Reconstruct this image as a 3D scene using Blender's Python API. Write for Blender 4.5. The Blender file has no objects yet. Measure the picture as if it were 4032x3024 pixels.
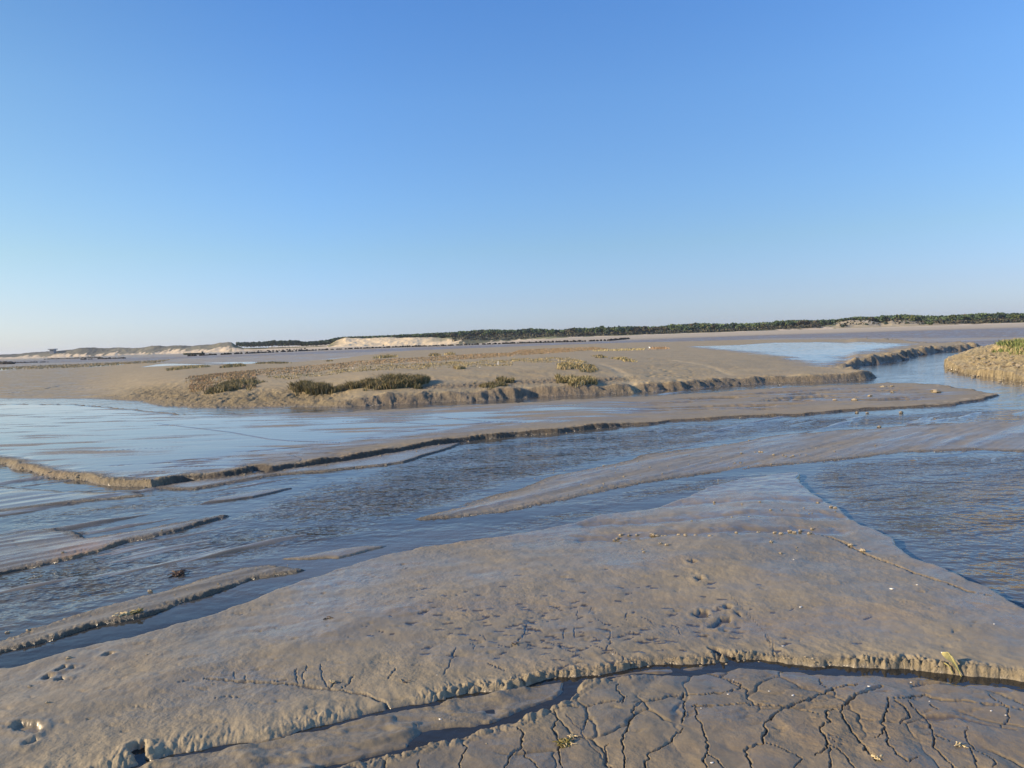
import bpy, math, random
import numpy as np
from mathutils import Matrix, Vector

# ------------------------------------------------------------------ camera, sky, sun, exposure
SC = bpy.context.scene
CAM_H = 2.5
PITCH = math.radians(3.5); ROLL = math.radians(2.12)
SUN_EL = math.radians(21); SUN_AZ = math.radians(-101)      # azimuth clockwise from +Y (left and a little behind)
F_ = Vector((0, math.cos(PITCH), -math.sin(PITCH)))
U_ = Vector((0, math.sin(PITCH), math.cos(PITCH)))
R_ = Vector((1, 0, 0))
CX = R_ * math.cos(ROLL) - U_ * math.sin(ROLL)
CY = R_ * math.sin(ROLL) + U_ * math.cos(ROLL)
cam = bpy.data.cameras.new('camera'); camo = bpy.data.objects.new('camera', cam)
SC.collection.objects.link(camo); SC.camera = camo
M = Matrix((CX, CY, -F_)).transposed().to_4x4(); M.translation = (0, 0, CAM_H)
camo.matrix_world = M
cam.sensor_width = 36; cam.lens = 36 * 3024 / 4032; cam.clip_start = 0.1; cam.clip_end = 9000

world = bpy.data.worlds.new('World'); SC.world = world; world.use_nodes = True
wn = world.node_tree.nodes; wl = world.node_tree.links
bg = wn['Background']; sky = wn.new('ShaderNodeTexSky'); sky.sky_type = 'NISHITA'; sky.sun_disc = False
sky.sun_elevation = SUN_EL; sky.sun_rotation = -SUN_AZ
sky.altitude = 0; sky.air_density = 1.0; sky.dust_density = 0.35; sky.ozone_density = 1.0
SKYRAMP = [(0.0, (0.363, 0.488, 0.936)), (0.048, (0.37, 0.469, 0.796)), (0.111, (0.396, 0.52, 0.719)), (0.173, (0.402, 0.568, 0.801)), (0.289, (0.411, 0.632, 0.913)), (0.387, (0.371, 0.631, 0.976))]     # brightness and tint of the clear coastal sky by height
tcn = wn.new('ShaderNodeTexCoord'); sxn = wn.new('ShaderNodeSeparateXYZ'); wl.new(tcn.outputs['Generated'], sxn.inputs[0])
crn = wn.new('ShaderNodeValToRGB'); wl.new(sxn.outputs['Z'], crn.inputs[0]); el = crn.color_ramp.elements
while len(el) < len(SKYRAMP): el.new(.5)
for e_, (p_, c_) in zip(el, SKYRAMP): e_.position = p_; e_.color = (*c_, 1)
mxn = wn.new('ShaderNodeMix'); mxn.data_type = 'RGBA'; mxn.blend_type = 'MULTIPLY'; mxn.inputs[0].default_value = 1
wl.new(sky.outputs[0], mxn.inputs[6]); wl.new(crn.outputs[0], mxn.inputs[7]); dpn = wn.new('ShaderNodeVectorMath'); dpn.operation = 'DOT_PRODUCT'; wl.new(tcn.outputs['Generated'], dpn.inputs[0]); dpn.inputs[1].default_value = (math.sin(SUN_AZ), math.cos(SUN_AZ), 0)
mrn = wn.new('ShaderNodeMapRange'); mrn.inputs['From Min'].default_value = 0.05; mrn.inputs['From Max'].default_value = 0.40; wl.new(dpn.outputs['Value'], mrn.inputs['Value'])
mx2 = wn.new('ShaderNodeMix'); mx2.data_type = 'RGBA'; mx2.blend_type = 'MULTIPLY'; wl.new(mrn.outputs[0], mx2.inputs[0]); wl.new(mxn.outputs[2], mx2.inputs[6]); mx2.inputs[7].default_value = (1.12, .97, .80, 1)
wl.new(mx2.outputs[2], bg.inputs[0]); bg.inputs[1].default_value = 0.10 * 1.35
sun = bpy.data.lights.new('sun', 'SUN'); suno = bpy.data.objects.new('sun', sun); SC.collection.objects.link(suno)
sun.energy = 5.0; sun.angle = math.radians(0.5); sun.color = (1.0, 0.80, 0.56)
SD = Vector((math.sin(SUN_AZ) * math.cos(SUN_EL), math.cos(SUN_AZ) * math.cos(SUN_EL), math.sin(SUN_EL)))
suno.rotation_euler = SD.to_track_quat('Z', 'Y').to_euler()
SC.view_settings.view_transform = 'Standard'; SC.view_settings.look = 'None'
SC.view_settings.exposure = 0.75; SC.view_settings.gamma = 1.0
SC.render.engine = 'CYCLES'

rng = np.random.default_rng(7); random.seed(7)
C = SC.collection

# ------------------------------------------------------------------ helpers
def ray(px, py):
    return float((px - 2016) / 3024) * CX + float((1512 - py) / 3024) * CY + F_
def P(px, py, z=0.0):                       # photo pixel -> point on the level z
    d = ray(px, py); t = (z - CAM_H) / min(d.z, -1e-4)
    return d.x * t, d.y * t
def az_of(px, py=1330):
    d = ray(px, py); return math.atan2(d.x, d.y)
def z_at(px, py, r):                        # height of what shows at a pixel if it stands r away
    d = ray(px, py); return CAM_H + d.z / math.hypot(d.x, d.y) * r
def Zm(x0, y0, s, pts): return [(x0 + x * s, y0 + y * s) for x, y in pts]
A_, B_ = 0.6076, 0.4557
def LL(pts, z=0.0): return np.array([P(x, y, z) for x, y in pts], dtype=np.float32)

def _hash(ix, iy, seed):
    h = (ix.astype(np.int64) * 374761393 + iy.astype(np.int64) * 668265263 + seed * 1442695041) & 0xffffffff
    h = ((h ^ (h >> 13)) * 1274126177) & 0xffffffff
    return (h ^ (h >> 16)) & 0xffffffff
def perlin(x, y, seed=0):
    xi = np.floor(x); yi = np.floor(y); fx = (x - xi).astype(np.float32); fy = (y - yi).astype(np.float32)
    xi = xi.astype(np.int64); yi = yi.astype(np.int64)
    def g(a, b):
        h = _hash(xi + a, yi + b, seed).astype(np.float32) * np.float32(2 * math.pi / 4294967296.0)
        return np.cos(h) * (fx - a) + np.sin(h) * (fy - b)
    u = fx * fx * fx * (fx * (fx * 6 - 15) + 10); v = fy * fy * fy * (fy * (fy * 6 - 15) + 10)
    a = g(0, 0); b = g(1, 0); c = g(0, 1); d = g(1, 1)
    return (a + (b - a) * u + ((c + (d - c) * u) - (a + (b - a) * u)) * v) * 1.4
def fbm(x, y, o=4, seed=0, gain=0.5):
    s = 0; a = 1.0; t = 0
    for i in range(o):
        s = s + perlin(x, y, seed + i * 17) * a; t += a; a *= gain; x = x * 2.03 + 11.3; y = y * 2.03 + 5.7
    return s / t
def S(t): t = np.clip(t, 0, 1); return t * t * (3 - 2 * t)
def lerp(a, b, t): return a + (b - a) * t

def seg_dist(X, Y, a, b):
    dx, dy = b[0] - a[0], b[1] - a[1]; L = dx * dx + dy * dy + 1e-12
    t = np.clip(((X - a[0]) * dx + (Y - a[1]) * dy) / L, 0, 1)
    return (X - a[0] - t * dx) ** 2 + (Y - a[1] - t * dy) ** 2, t
def bbox(X, Y, pts, m):
    x0, y0 = pts.min(0) - m; x1, y1 = pts.max(0) + m
    return np.nonzero((X > x0) & (X < x1) & (Y > y0) & (Y < y1))[0]
def poly_sd(X, Y, pts, m=3.0):              # signed distance, positive inside, for points within m
    out = np.full(X.shape, -m, np.float32); ix = bbox(X, Y, pts, m)
    if len(ix) == 0: return out
    x = X[ix]; y = Y[ix]; d = np.full(x.shape, 1e9, np.float32); ins = np.zeros(x.shape, bool)
    n = len(pts)
    for i in range(n):
        a = pts[i]; b = pts[(i + 1) % n]
        q, _ = seg_dist(x, y, a, b); d = np.minimum(d, q)
        if a[1] != b[1]:
            c = ((a[1] > y) != (b[1] > y)) & (x < (b[0] - a[0]) * (y - a[1]) / (b[1] - a[1]) + a[0])
            ins ^= c
    d = np.sqrt(d); out[ix] = np.where(ins, d, -np.minimum(d, m)); return out
def line_d(X, Y, pts, m=0.5, prm=False):    # distance to an open line: returns index, distance, position along
    ix = bbox(X, Y, pts, m)
    if len(ix) == 0: return ix, None, None
    x = X[ix]; y = Y[ix]; d = np.full(x.shape, 1e9, np.float32); T = np.zeros(x.shape, np.float32)
    n = len(pts) - 1
    for i in range(n):
        q, t = seg_dist(x, y, pts[i], pts[i + 1]); k = q < d
        d = np.where(k, q, d); T = np.where(k, (i + t) / n, T)
    return ix, np.sqrt(d), T

# ------------------------------------------------------------------ outlines traced on the level they lie on
lobe_top = ([(-900, 2900), (-300, 2700), (0, 2640), (91, 2630), (261, 2570), (425, 2535), (547, 2508), (638, 2482), (729, 2460), (850, 2425), (972, 2377),
    (1094, 2322), (1220, 2280), (1344, 2241), (1526, 2188), (1709, 2152), (1891, 2125), (2012, 2109), (2103, 2094), (2195, 2076), (2292, 2052),
    (2377, 2036), (2559, 2006), (2688, 1968), (2779, 1931), (2931, 1895), (3113, 1869), (3159, 1868), (3147, 1895), (3170, 1925), (3217, 1962),
    (3247, 1980), (3296, 2001), (3326, 2013), (3335, 2041), (3393, 2082), (3435, 2094), (3520, 2134), (3539, 2167), (3599, 2210), (3745, 2268),
    (3818, 2304), (3897, 2334), (4031, 2419), (4400, 2620), (4900, 2760)])
scarp = ([(4900, 2780), (4400, 2745), (4032, 2697), (3842, 2670), (3751, 2667), (3599, 2646), (3417, 2634), (3235, 2628), (2992, 2612), (2840, 2612), (2724, 2618),
    (2640, 2618), (2529, 2634), (2347, 2664), (2255, 2676), (2104, 2697), (2043, 2710), (1982, 2722), (1830, 2746), (1660, 2776), (1605, 2782),
    (1526, 2807), (1435, 2828), (1344, 2853), (1154, 2892), (972, 2928), (790, 2962), (668, 2983), (577, 3010), (300, 3090), (-200, 3200), (-900, 3300)])
LOBE = LL(lobe_top + scarp)
PLATE = LL(Zm(1344, 2424, A_, [(-900, 1500), (-100, 1050), (100, 990), (350, 930), (500, 880), (560, 842), (800, 815), (960, 770), (1140, 735), (1180, 690), (1300, 640), (1370, 605), (1450, 565),
    (1500, 530), (1530, 512), (1520, 470), (1600, 458), (1750, 432), (2000, 400), (2212, 380)]) +
    [(2913, 2639), (3223, 2651), (3400, 2664), (3539, 2681), (3700, 2700), (3842, 2716), (4032, 2738), (4500, 2790), (5500, 2900), (6000, 4200), (500, 4200)])
BAR1 = LL([(-700, 2640), (0, 2522), (140, 2474), (365, 2401), (547, 2346), (729, 2298), (851, 2261), (960, 2231), (1094, 2228), (1258, 2240), (1154, 2267), (1003, 2290), (899, 2328),
    (820, 2358), (668, 2404), (577, 2437), (474, 2462), (365, 2480), (255, 2522), (122, 2553), (0, 2583), (-700, 2740)])
BAR2 = LL([(1027, 2203), (1094, 2209), (1185, 2211), (1344, 2204), (1453, 2179), (1581, 2147), (1453, 2145), (1344, 2157), (1215, 2182)])
BAR3 = LL([(1569, 2053), (1684, 2016), (1788, 1986), (1891, 1953), (2012, 1925), (2152, 1871), (2316, 1840), (2456, 1810), (2498, 1792), (2688, 1766), (2840, 1743),
    (2931, 1728), (3053, 1710), (3250, 1696), (3448, 1682), (3721, 1664), (4032, 1652), (4600, 1640), (4600, 1800), (4032, 1783), (3824, 1776), (3599, 1786), (3399, 1807),
    (3235, 1825), (3053, 1840), (2870, 1865), (2688, 1887), (2547, 1910), (2413, 1940), (2195, 1986), (2012, 2026), (1830, 2047), (1648, 2057)])
p4_front = [(-900, 1740), (-300, 1790), (0, 1829), (152, 1875), (304, 1893), (389, 1911), (486, 1920), (608, 1922), (644, 1913), (729, 1896), (851, 1889), (972, 1872), (1008, 1868), (1014, 1852), (1045, 1868),
    (1154, 1847), (1344, 1822), (1466, 1799), (1599, 1777), (1684, 1762), (1733, 1752), (1818, 1742), (1891, 1733), (2031, 1720), (2195, 1708), (2292, 1696), (2400, 1684), (2547, 1673),
    (2688, 1660), (2931, 1646), (3174, 1637), (3356, 1619), (3569, 1607), (3721, 1601), (3812, 1589), (3879, 1576), (3940, 1558)]
P4 = LL(p4_front + [(3842, 1539), (3700, 1517), (3500, 1510), (3389, 1516), (3024, 1532), (2688, 1556), (2292, 1580), (1952, 1600), (1344, 1632), (900, 1640),
    (723, 1640), (486, 1616), (310, 1600), (0, 1598), (-900, 1590)])
LEDGE = LL([(600, 1924), (700, 1932), (760, 1930), (911, 1905), (1094, 1872), (1276, 1860), (1344, 1853), (1514, 1836), (1605, 1823), (1709, 1787), (1830, 1750), (1830, 1742), (1684, 1760), (1344, 1820), (972, 1868), (700, 1905)])
BAR5 = LL([(-700, 2120), (0, 2019), (243, 1989), (516, 1960), (600, 1949), (500, 1938), (300, 1936), (0, 1915), (-700, 1880)])
BAR6 = LL([(760, 1993), (1003, 1963), (1190, 1918), (1033, 1930), (851, 1958)])
BAR7 = LL([(-700, 2420), (0, 2270), (243, 2217), (365, 2183), (516, 2138), (729, 2089), (915, 2034), (899, 2026), (723, 2058), (547, 2091), (365, 2122), (316, 2105), (316, 2091), (164, 2091), (0, 2116), (-700, 2240)])
BAR8 = LL([(3290, 1985), (3540, 1925), (3640, 1885), (3745, 1876), (3700, 1890), (3650, 1925), (3640, 1950), (3700, 2000), (3600, 2010), (3450, 1985)])
BAR9 = LL([(3780, 1985), (3850, 1930), (3950, 1885), (4032, 1865), (4500, 1830), (4500, 2010), (4032, 1965), (3920, 1990)])
BARA = LL([(3960, 2060), (4100, 2010), (4400, 1980), (4400, 2200), (4100, 2140)])
MIDF = LL([(1100, 2190), (1500, 2075), (1600, 2058), (1830, 2050), (2200, 1992), (2420, 1945), (2300, 1985), (2080, 2060), (1900, 2075), (1600, 2105), (1300, 2165)])
ISLE = LL([(-1800, 1560), (-600, 1572), (0, 1577), (310, 1579), (425, 1585), (486, 1594), (547, 1609), (638, 1615), (723, 1618), (911, 1615), (1154, 1609), (1344, 1607), (1557, 1595), (1769, 1586), (1952, 1578),
    (2134, 1566), (2292, 1558), (2438, 1552), (2688, 1536), (2850, 1522), (3024, 1511), (3206, 1506), (3389, 1497), (3475, 1488), (3416, 1477), (3370, 1465), (3366, 1452), (3434, 1437), (3548, 1423), (3603, 1414),
    (3616, 1403), (3671, 1394), (3689, 1388), (3817, 1379), (3890, 1372), (3800, 1366), (3690, 1366), (3566, 1352), (3300, 1342), (3024, 1342), (2500, 1358), (2000, 1378), (1500, 1398), (1250, 1424), (1050, 1440), (700, 1430), (300, 1436), (-300, 1460), (-1800, 1480)])
MOUND = LL([(3652, 1441), (3668, 1450), (3713, 1472), (3759, 1479), (3813, 1486), (3858, 1494), (3921, 1503), (3975, 1515), (4032, 1532), (4300, 1590), (5200, 1700), (5400, 1400), (4500, 1350), (3990, 1352), (3889, 1377), (3795, 1393), (3713, 1420)])
PLATEAU = LL([(3888, 1369), (3912, 1368), (3940, 1369), (3975, 1375), (4032, 1378), (4200, 1392), (5200, 1400), (5000, 1330), (4300, 1322), (3990, 1334), (3930, 1345)], 1.0)
# far water and wet ground
FARW = [LL(p) for p in (
    [(-1500, 1500), (-300, 1452), (0, 1437), (250, 1428), (500, 1423), (735, 1412), (1008, 1403), (1500, 1385), (2016, 1369), (2400, 1356), (2700, 1349), (3024, 1334), (3300, 1332), (3700, 1334), (4032, 1331), (4800, 1335),
     (4800, 1280), (4032, 1292), (3600, 1303), (3300, 1313), (3024, 1320), (2700, 1332), (2400, 1345), (2016, 1357), (1500, 1374), (1008, 1396), (735, 1404), (400, 1411), (200, 1417), (0, 1422), (-1500, 1470)],
    [(3500, 1346), (3571, 1366), (3700, 1369), (3890, 1370), (4100, 1372), (4800, 1390), (4800, 1345), (4032, 1338), (3850, 1342), (3650, 1348)])]
FARWET = LL([(2700, 1371), (2900, 1362), (3024, 1352), (3260, 1348), (3500, 1356), (3600, 1362), (3560, 1378), (3480, 1392), (3380, 1408), (3330, 1440), (3200, 1442), (3080, 1420), (2950, 1400), (2800, 1385)], 0.32)
LEFTWET = [LL(p, 0.05) for p in ([(540, 1455), (700, 1432), (1000, 1424), (1180, 1440), (900, 1450)], [(1150, 1433), (1350, 1420), (1420, 1421), (1300, 1432)],
    [(-300, 1452), (0, 1449), (110, 1452), (0, 1460)], [(300, 1445), (480, 1436), (500, 1440), (350, 1448)], [(-400, 1590), (0, 1580), (400, 1576), (520, 1560), (200, 1568), (0, 1565)])]

# channels cut into the surface: (points, level they are traced on, half width, depth, wetness)
c2 = lambda p: Zm(2688, 2424, A_, p)
c1 = lambda p: Zm(1344, 2424, A_, p)
c0 = lambda p: Zm(0, 2424, A_, p)
m1 = lambda p: Zm(1344, 2000, A_, p)
m2 = lambda p: Zm(2688, 1900, A_, p)
CR = []
def cr(pts, z, w, d, wet=1.0): CR.append((LL(pts, z), w, d, wet))
for p, w, d in [([(1300, 432), (1250, 445), (1180, 480), (1100, 520), (1030, 575)], .026, .07), ([(1030, 575), (1035, 640), (1060, 700), (1130, 770), (1180, 830), (1200, 880), (1260, 930)], .013, .05),
    ([(1130, 425), (960, 450), (870, 510), (730, 560), (640, 600), (530, 690)], .02, .06), ([(530, 690), (535, 760), (515, 830), (400, 860), (410, 900), (450, 985)], .013, .05),
    ([(520, 820), (640, 870), (750, 910), (755, 940), (700, 985)], .008, .03), ([(0, 580), (300, 575), (420, 565), (650, 580), (820, 610), (900, 640)], .013, .045),
    ([(1015, 590), (940, 605), (930, 650), (945, 690), (880, 730), (910, 780), (945, 830), (900, 880), (850, 900)], .013, .05), ([(945, 830), (1020, 870), (1070, 930), (1110, 985), (1150, 1100)], .009, .035),
    ([(940, 840), (950, 900), (945, 985)], .008, .03), ([(1480, 500), (1430, 530), (1330, 530), (1325, 600), (1300, 680), (1310, 720), (1270, 790)], .012, .045),
    ([(1310, 720), (1340, 790), (1320, 820), (1400, 900), (1480, 950), (1520, 920)], .010, .04), ([(1440, 530), (1480, 500), (1570, 490), (1700, 530), (1900, 550), (2212, 580), (2500, 600)], .018, .05),
    ([(1460, 540), (1500, 590), (1570, 640), (1610, 720), (1620, 790), (1640, 850), (1700, 920), (1780, 985), (1900, 1150)], .010, .04), ([(1630, 765), (1720, 800), (1860, 850), (1900, 930), (1910, 985)], .008, .03),
    ([(1380, 550), (1440, 590), (1470, 640), (1410, 690)], .014, .04), ([(90, 570), (90, 660), (130, 710), (160, 780), (155, 880), (130, 930), (150, 985)], .010, .04), ([(155, 890), (240, 960), (300, 1050)], .008, .03),
    ([(1600, 550), (1650, 600)], .010, .03), ([(0, 480), (10, 560), (5, 690)], .011, .04), ([(0, 495), (130, 500), (260, 480), (370, 450), (375, 420), (300, 390)], .013, .04),
    ([(1850, 710), (1840, 760), (1880, 850), (2010, 930), (2012, 985)], .008, .03), ([(880, 370), (890, 410), (930, 440)], .01, .03), ([(1480, 430), (1560, 405), (1700, 420), (1900, 440), (2212, 460)], .05, .05),
    ([(930, 770), (1050, 800)], .006, .02), ([(950, 800), (1060, 840)], .006, .02), ([(1960, 480), (2100, 560), (2120, 640), (2050, 720)], .008, .03), ([(1560, 640), (1750, 650), (2150, 730)], .05, .02)]:
    cr(c2(p), .06, w, d)
for p, w, d in [([(1375, 610), (1410, 660), (1370, 730), (1410, 810), (1410, 900), (1430, 985)], .011, .04), ([(1140, 730), (1180, 770), (1175, 840), (1110, 890), (1060, 970), (1050, 1100)], .011, .045),
    ([(1175, 860), (1200, 910), (1260, 960), (1300, 1050)], .007, .03), ([(2195, 500), (1950, 550), (1890, 590)], .022, .035), ([(1890, 590), (1890, 640), (1860, 690), (1840, 750), (1820, 790), (1835, 900), (1838, 1050)], .010, .05),
    ([(790, 820), (825, 850), (780, 920), (775, 985), (790, 1050)], .010, .04), ([(1800, 430), (1795, 480), (1840, 530), (1820, 570)], .010, .04), ([(1600, 640), (1580, 700), (1560, 740)], .012, .025),
    ([(2212, 720), (2150, 790), (2090, 840), (1990, 900), (1965, 985), (1960, 1100)], .010, .04), ([(1730, 820), (1710, 880), (1725, 940), (1740, 985)], .009, .03), ([(510, 930), (490, 960), (520, 1010)], .010, .03),
    ([(1450, 640), (1520, 710), (1560, 740), (1620, 830), (1700, 930), (1760, 985)], .008, .012), ([(1400, 600), (1480, 585), (1560, 590), (1680, 560), (1800, 560), (1850, 520)], .012, .025)]:
    cr(c1(p), .06, w, d)
# gully and cuts on the smooth mud lobe
cr(c0([(1300, 292), (1430, 295), (1600, 300), (1900, 305), (2212, 333)]) + c1([(120, 350), (260, 392), (330, 440), (380, 500), (425, 550), (470, 580)]), .2, .028, .035)
GULLY = LL(c0([(1500, 290), (1900, 300), (2212, 330)]) + c1([(120, 350), (260, 392), (330, 440), (380, 500), (425, 550)]), .2)
for p in ([(1920, 220), (1915, 260), (1930, 300)], [(1985, 205), (1960, 260), (1975, 305)], [(2070, 200), (2080, 260), (2120, 320)], [(1510, 240), (1505, 285)], [(1575, 265), (1585, 295)], [(1740, 290), (1860, 285)], [(1380, 402), (1460, 388), (1540, 390)],
          [(1120, 318), (1180, 312), (1220, 306)], [(2200, 290), (2150, 290), (2130, 320)]):
    cr(c0(p), .2, .011, .02)
for p in ([(0, 310), (40, 280), (70, 250)], [(300, 265), (320, 240), (360, 210)], [(660, 240), (690, 190), (720, 120), (740, 95)], [(940, 175), (990, 195), (1060, 220)]):
    cr(c1(p), .2, .012, .025)
for p, w in [([(1200, 640), (1195, 680), (1150, 730), (1110, 735)], .02), ([(1010, 755), (1060, 762), (1110, 760)], .016), ([(1180, 765), (1210, 740), (1240, 745)], .012), ([(1740, 660), (1740, 740), (1720, 770), (1620, 750)], .02), ([(1740, 770), (1810, 800), (1880, 850), (1960, 880), (2020, 920)], .013),
    ([(1290, 730), (1400, 745), (1430, 770)], .018), ([(1440, 770), (1500, 790), (1560, 825)], .009), ([(1640, 598), (1700, 630), (1760, 642)], .012), ([(1930, 590), (1990, 610), (2010, 625)], .018), ([(1600, 700), (1640, 705), (1680, 730)], .014), ([(1800, 665), (1880, 670), (1950, 695)], .010),
    ([(1200, 670), (1310, 676)], .010), ([(890, 700), (920, 715), (935, 730)], .018), ([(820, 750), (860, 755), (850, 780)], .015), ([(1380, 540), (1400, 555), (1460, 560)], .018), ([(2130, 625), (2180, 640), (2190, 680)], .016), ([(700, 685), (735, 688)], .01),
    ([(1510, 650), (1505, 700)], .016), ([(1435, 670), (1440, 710)], .016), ([(1300, 610), (1360, 616)], .014), ([(1590, 630), (1620, 628)], .016), ([(1845, 570), (1840, 610)], .010), ([(1520, 560), (1530, 605)], .010), ([(1610, 540), (1605, 570)], .008), ([(2055, 550), (2110, 552)], .012)]:
    cr(m1(p), .22, w * .8, .018)
for p, w, d in (([(-100, 785), (0, 765), (200, 742), (400, 715), (520, 690), (740, 662)], .16, .10), ([(860, 652), (960, 640), (1090, 625)], .10, .06), ([(820, 700), (930, 693)], .07, .05), ([(870, 740), (950, 730)], .07, .05), ([(1000, 697), (1060, 695)], .07, .05)):
    cr(Zm(0, 1200, B_, p), .15, w, d, .3)
for p, w, d in (([(1000, 275), (1200, 300), (1400, 322), (1560, 345), (1740, 378), (1880, 390), (2212, 400)], .05, .04), ([(380, 465), (700, 450), (1000, 440), (1180, 436)], .04, .025), ([(1860, 470), (1940, 490), (1960, 500), (1930, 520), (1880, 530)], .03, .03), ([(1030, 600), (820, 610)], .04, .03)):
    cr(Zm(0, 1500, A_, p), .12, w, d, .3)
for p in ([(850, 0), (1100, 15), (1500, 30), (1960, 45)], [(0, 262), (250, 262), (520, 278), (640, 285)], [(620, 235), (900, 262), (1200, 268)]): cr(Zm(1344, 1500 + 80, A_, p) if p[0][0] == 850 else Zm(1344, 1500, A_, p), .12, .06, .03, .6)
cr(m2([(860, 322), (930, 340), (1040, 380), (1150, 430), (1250, 470), (1380, 520), (1500, 570), (1650, 620), (1850, 690), (1990, 713)]), .1, .03, .05)
cr(m2([(290, 640), (380, 720), (510, 820), (580, 920), (600, 985)]) + c2([(530, 0), (580, 60), (600, 170), (625, 205)]), .2, .007, .010, 0.0)
# pools and prints on the lobe: (points, depth, wet)
PO = [(LL(m2(p), .2), d, w) for p, d, w in [
    ([(60, 750), (100, 728), (160, 735), (165, 760), (110, 768)], .02, 1), ([(240, 715), (280, 703), (320, 712), (290, 728)], .02, 1), ([(160, 815), (200, 792), (240, 770), (310, 768), (300, 790), (250, 795), (200, 822)], .02, 1),
    ([(85, 565), (120, 555), (140, 572), (100, 583)], .02, 1), ([(30, 478), (60, 470), (88, 480), (60, 490)], .02, 1), ([(340, 740), (370, 745), (385, 765), (350, 755)], .015, 1), ([(240, 835), (290, 835), (270, 845)], .012, 1), ([(110, 868), (165, 868), (160, 878)], .012, 1)]]
PO += [(LL(c2([(165, 72), (215, 70), (260, 90), (310, 100), (350, 118), (418, 120), (395, 140), (350, 148), (290, 125), (225, 110)]), .2), .03, 1)]
PO += [(LL(c0(p), .12), d, w) for p, d, w in [
    ([(50, 670), (110, 640), (250, 640), (275, 665), (240, 695), (130, 690)], .025, .7), ([(255, 345), (300, 320), (335, 325), (310, 350)], .05, 1),
    ([(355, 360), (400, 340), (430, 350), (370, 365)], .05, 1), ([(360, 298), (420, 265), (430, 275), (380, 300)], .04, 1), ([(430, 285), (490, 268), (480, 280)], .03, 1), ([(650, 205), (700, 182), (735, 185), (700, 205)], .06, 1), ([(150, 760), (240, 728), (240, 740), (170, 768)], .02, .6),
    ([(100, 905), (180, 890), (240, 905), (180, 915)], .02, .6)]]
PO += [(LL(c0([(828, 835), (880, 812), (938, 802), (945, 850), (950, 900), (932, 938), (888, 925), (850, 870)]), .05), .055, .6)]
RIM = LL(c0([(925, 800), (985, 800), (1000, 850), (975, 905), (950, 945)]), .06); SLUMP = np.array([P(*c0([(800, 885)])[0], .06)], dtype=np.float32)
_st = np.random.default_rng(21)
DENTS = []                                   # small scattered dents, (x, y, length, width, depth, wet)
for i in range(520):
    px, py = _st.uniform(0, 3900), _st.uniform(2080, 2800); x, y = P(px, py, .2); DENTS.append((x, y, _st.uniform(.02, .06), _st.uniform(.006, .016), _st.uniform(.004, .012), .25, _st.uniform(-.3, .5)))
for i in range(190):
    px, py = _st.normal(2300, 430), _st.normal(2395, 75); x, y = P(px, py, .22); DENTS.append((x, y, _st.uniform(.02, .065), _st.uniform(.008, .020), _st.uniform(.005, .010), 1.0, _st.uniform(-.5, .5)))
for i in range(150):                          # tracks on the island shore
    px, py = _st.uniform(2540, 2720) if i < 90 else _st.uniform(2560, 2900), 0; py = _st.uniform(1425, 1500)
    x, y = P(px, py, .5); DENTS.append((x, y, _st.uniform(.07, .17), _st.uniform(.06, .12), _st.uniform(.035, .07), .1, _st.uniform(-.5, .5)))
for i in range(120):                           # cuts in the flats left of the island and on the sheet before it
    px, py = (_st.uniform(0, 700), _st.uniform(1455, 1560)) if i < 40 else (_st.uniform(450, 2000), 0)
    
    if i >= 40: py = float(np.interp(px, [450, 640, 1000, 1344, 2000], [1905, 1900, 1855, 1810, 1718])) - _st.uniform(6, 75)
    x, y = P(px, py, .1); q = 1.0 if i < 40 else .42; DENTS.append((x, y, _st.uniform(.3, 1.1) * q, _st.uniform(.05, .12) * q, _st.uniform(.04, .09) * q, .2, _st.uniform(-.1, .35)))

# far shore: azimuth profiles (photo x -> distance, foot of the dunes, ground crest, tree tops)
xs_R = [(-1500, 900), (0, 700), (900, 520), (1300, 440), (2000, 420), (3000, 400), (4032, 380), (5500, 380)]
xs_B = [(-1500, 1468), (0, 1413), (228, 1410), (456, 1403), (683, 1394), (911, 1385), (1008, 1381), (1300, 1367), (1464, 1364), (1737, 1357), (2016, 1344), (2244, 1329), (2472, 1321), (2700, 1313), (3024, 1302), (3252, 1295), (3480, 1289), (3708, 1282), (4032, 1271), (5500, 1216)]
xs_G = [(-1500, 1445), (0, 1396), (68, 1394), (118, 1388), (182, 1384), (219, 1383), (292, 1376), (319, 1369), (365, 1369), (410, 1372), (469, 1369), (524, 1371), (570, 1368), (606, 1361), (656, 1364), (693, 1360), (752, 1363), (788, 1358), (834, 1357),
    (866, 1350), (911, 1347), (930, 1360), (960, 1371), (1120, 1368), (1290, 1362), (1325, 1340), (1360, 1331), (1450, 1333), (1500, 1330), (1600, 1330), (1660, 1331), (1700, 1328), (1740, 1332), (1790, 1328), (1850, 1322), (2016, 1319), (2200, 1317), (2300, 1318), (2500, 1314),
    (2700, 1308), (2900, 1302), (3024, 1293), (3200, 1284), (3280, 1274), (3310, 1266), (3370, 1261), (3420, 1262), (3470, 1272), (3510, 1262), (3560, 1260), (3600, 1266), (3650, 1271), (3700, 1271), (4032, 1263), (5500, 1208)]
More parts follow.
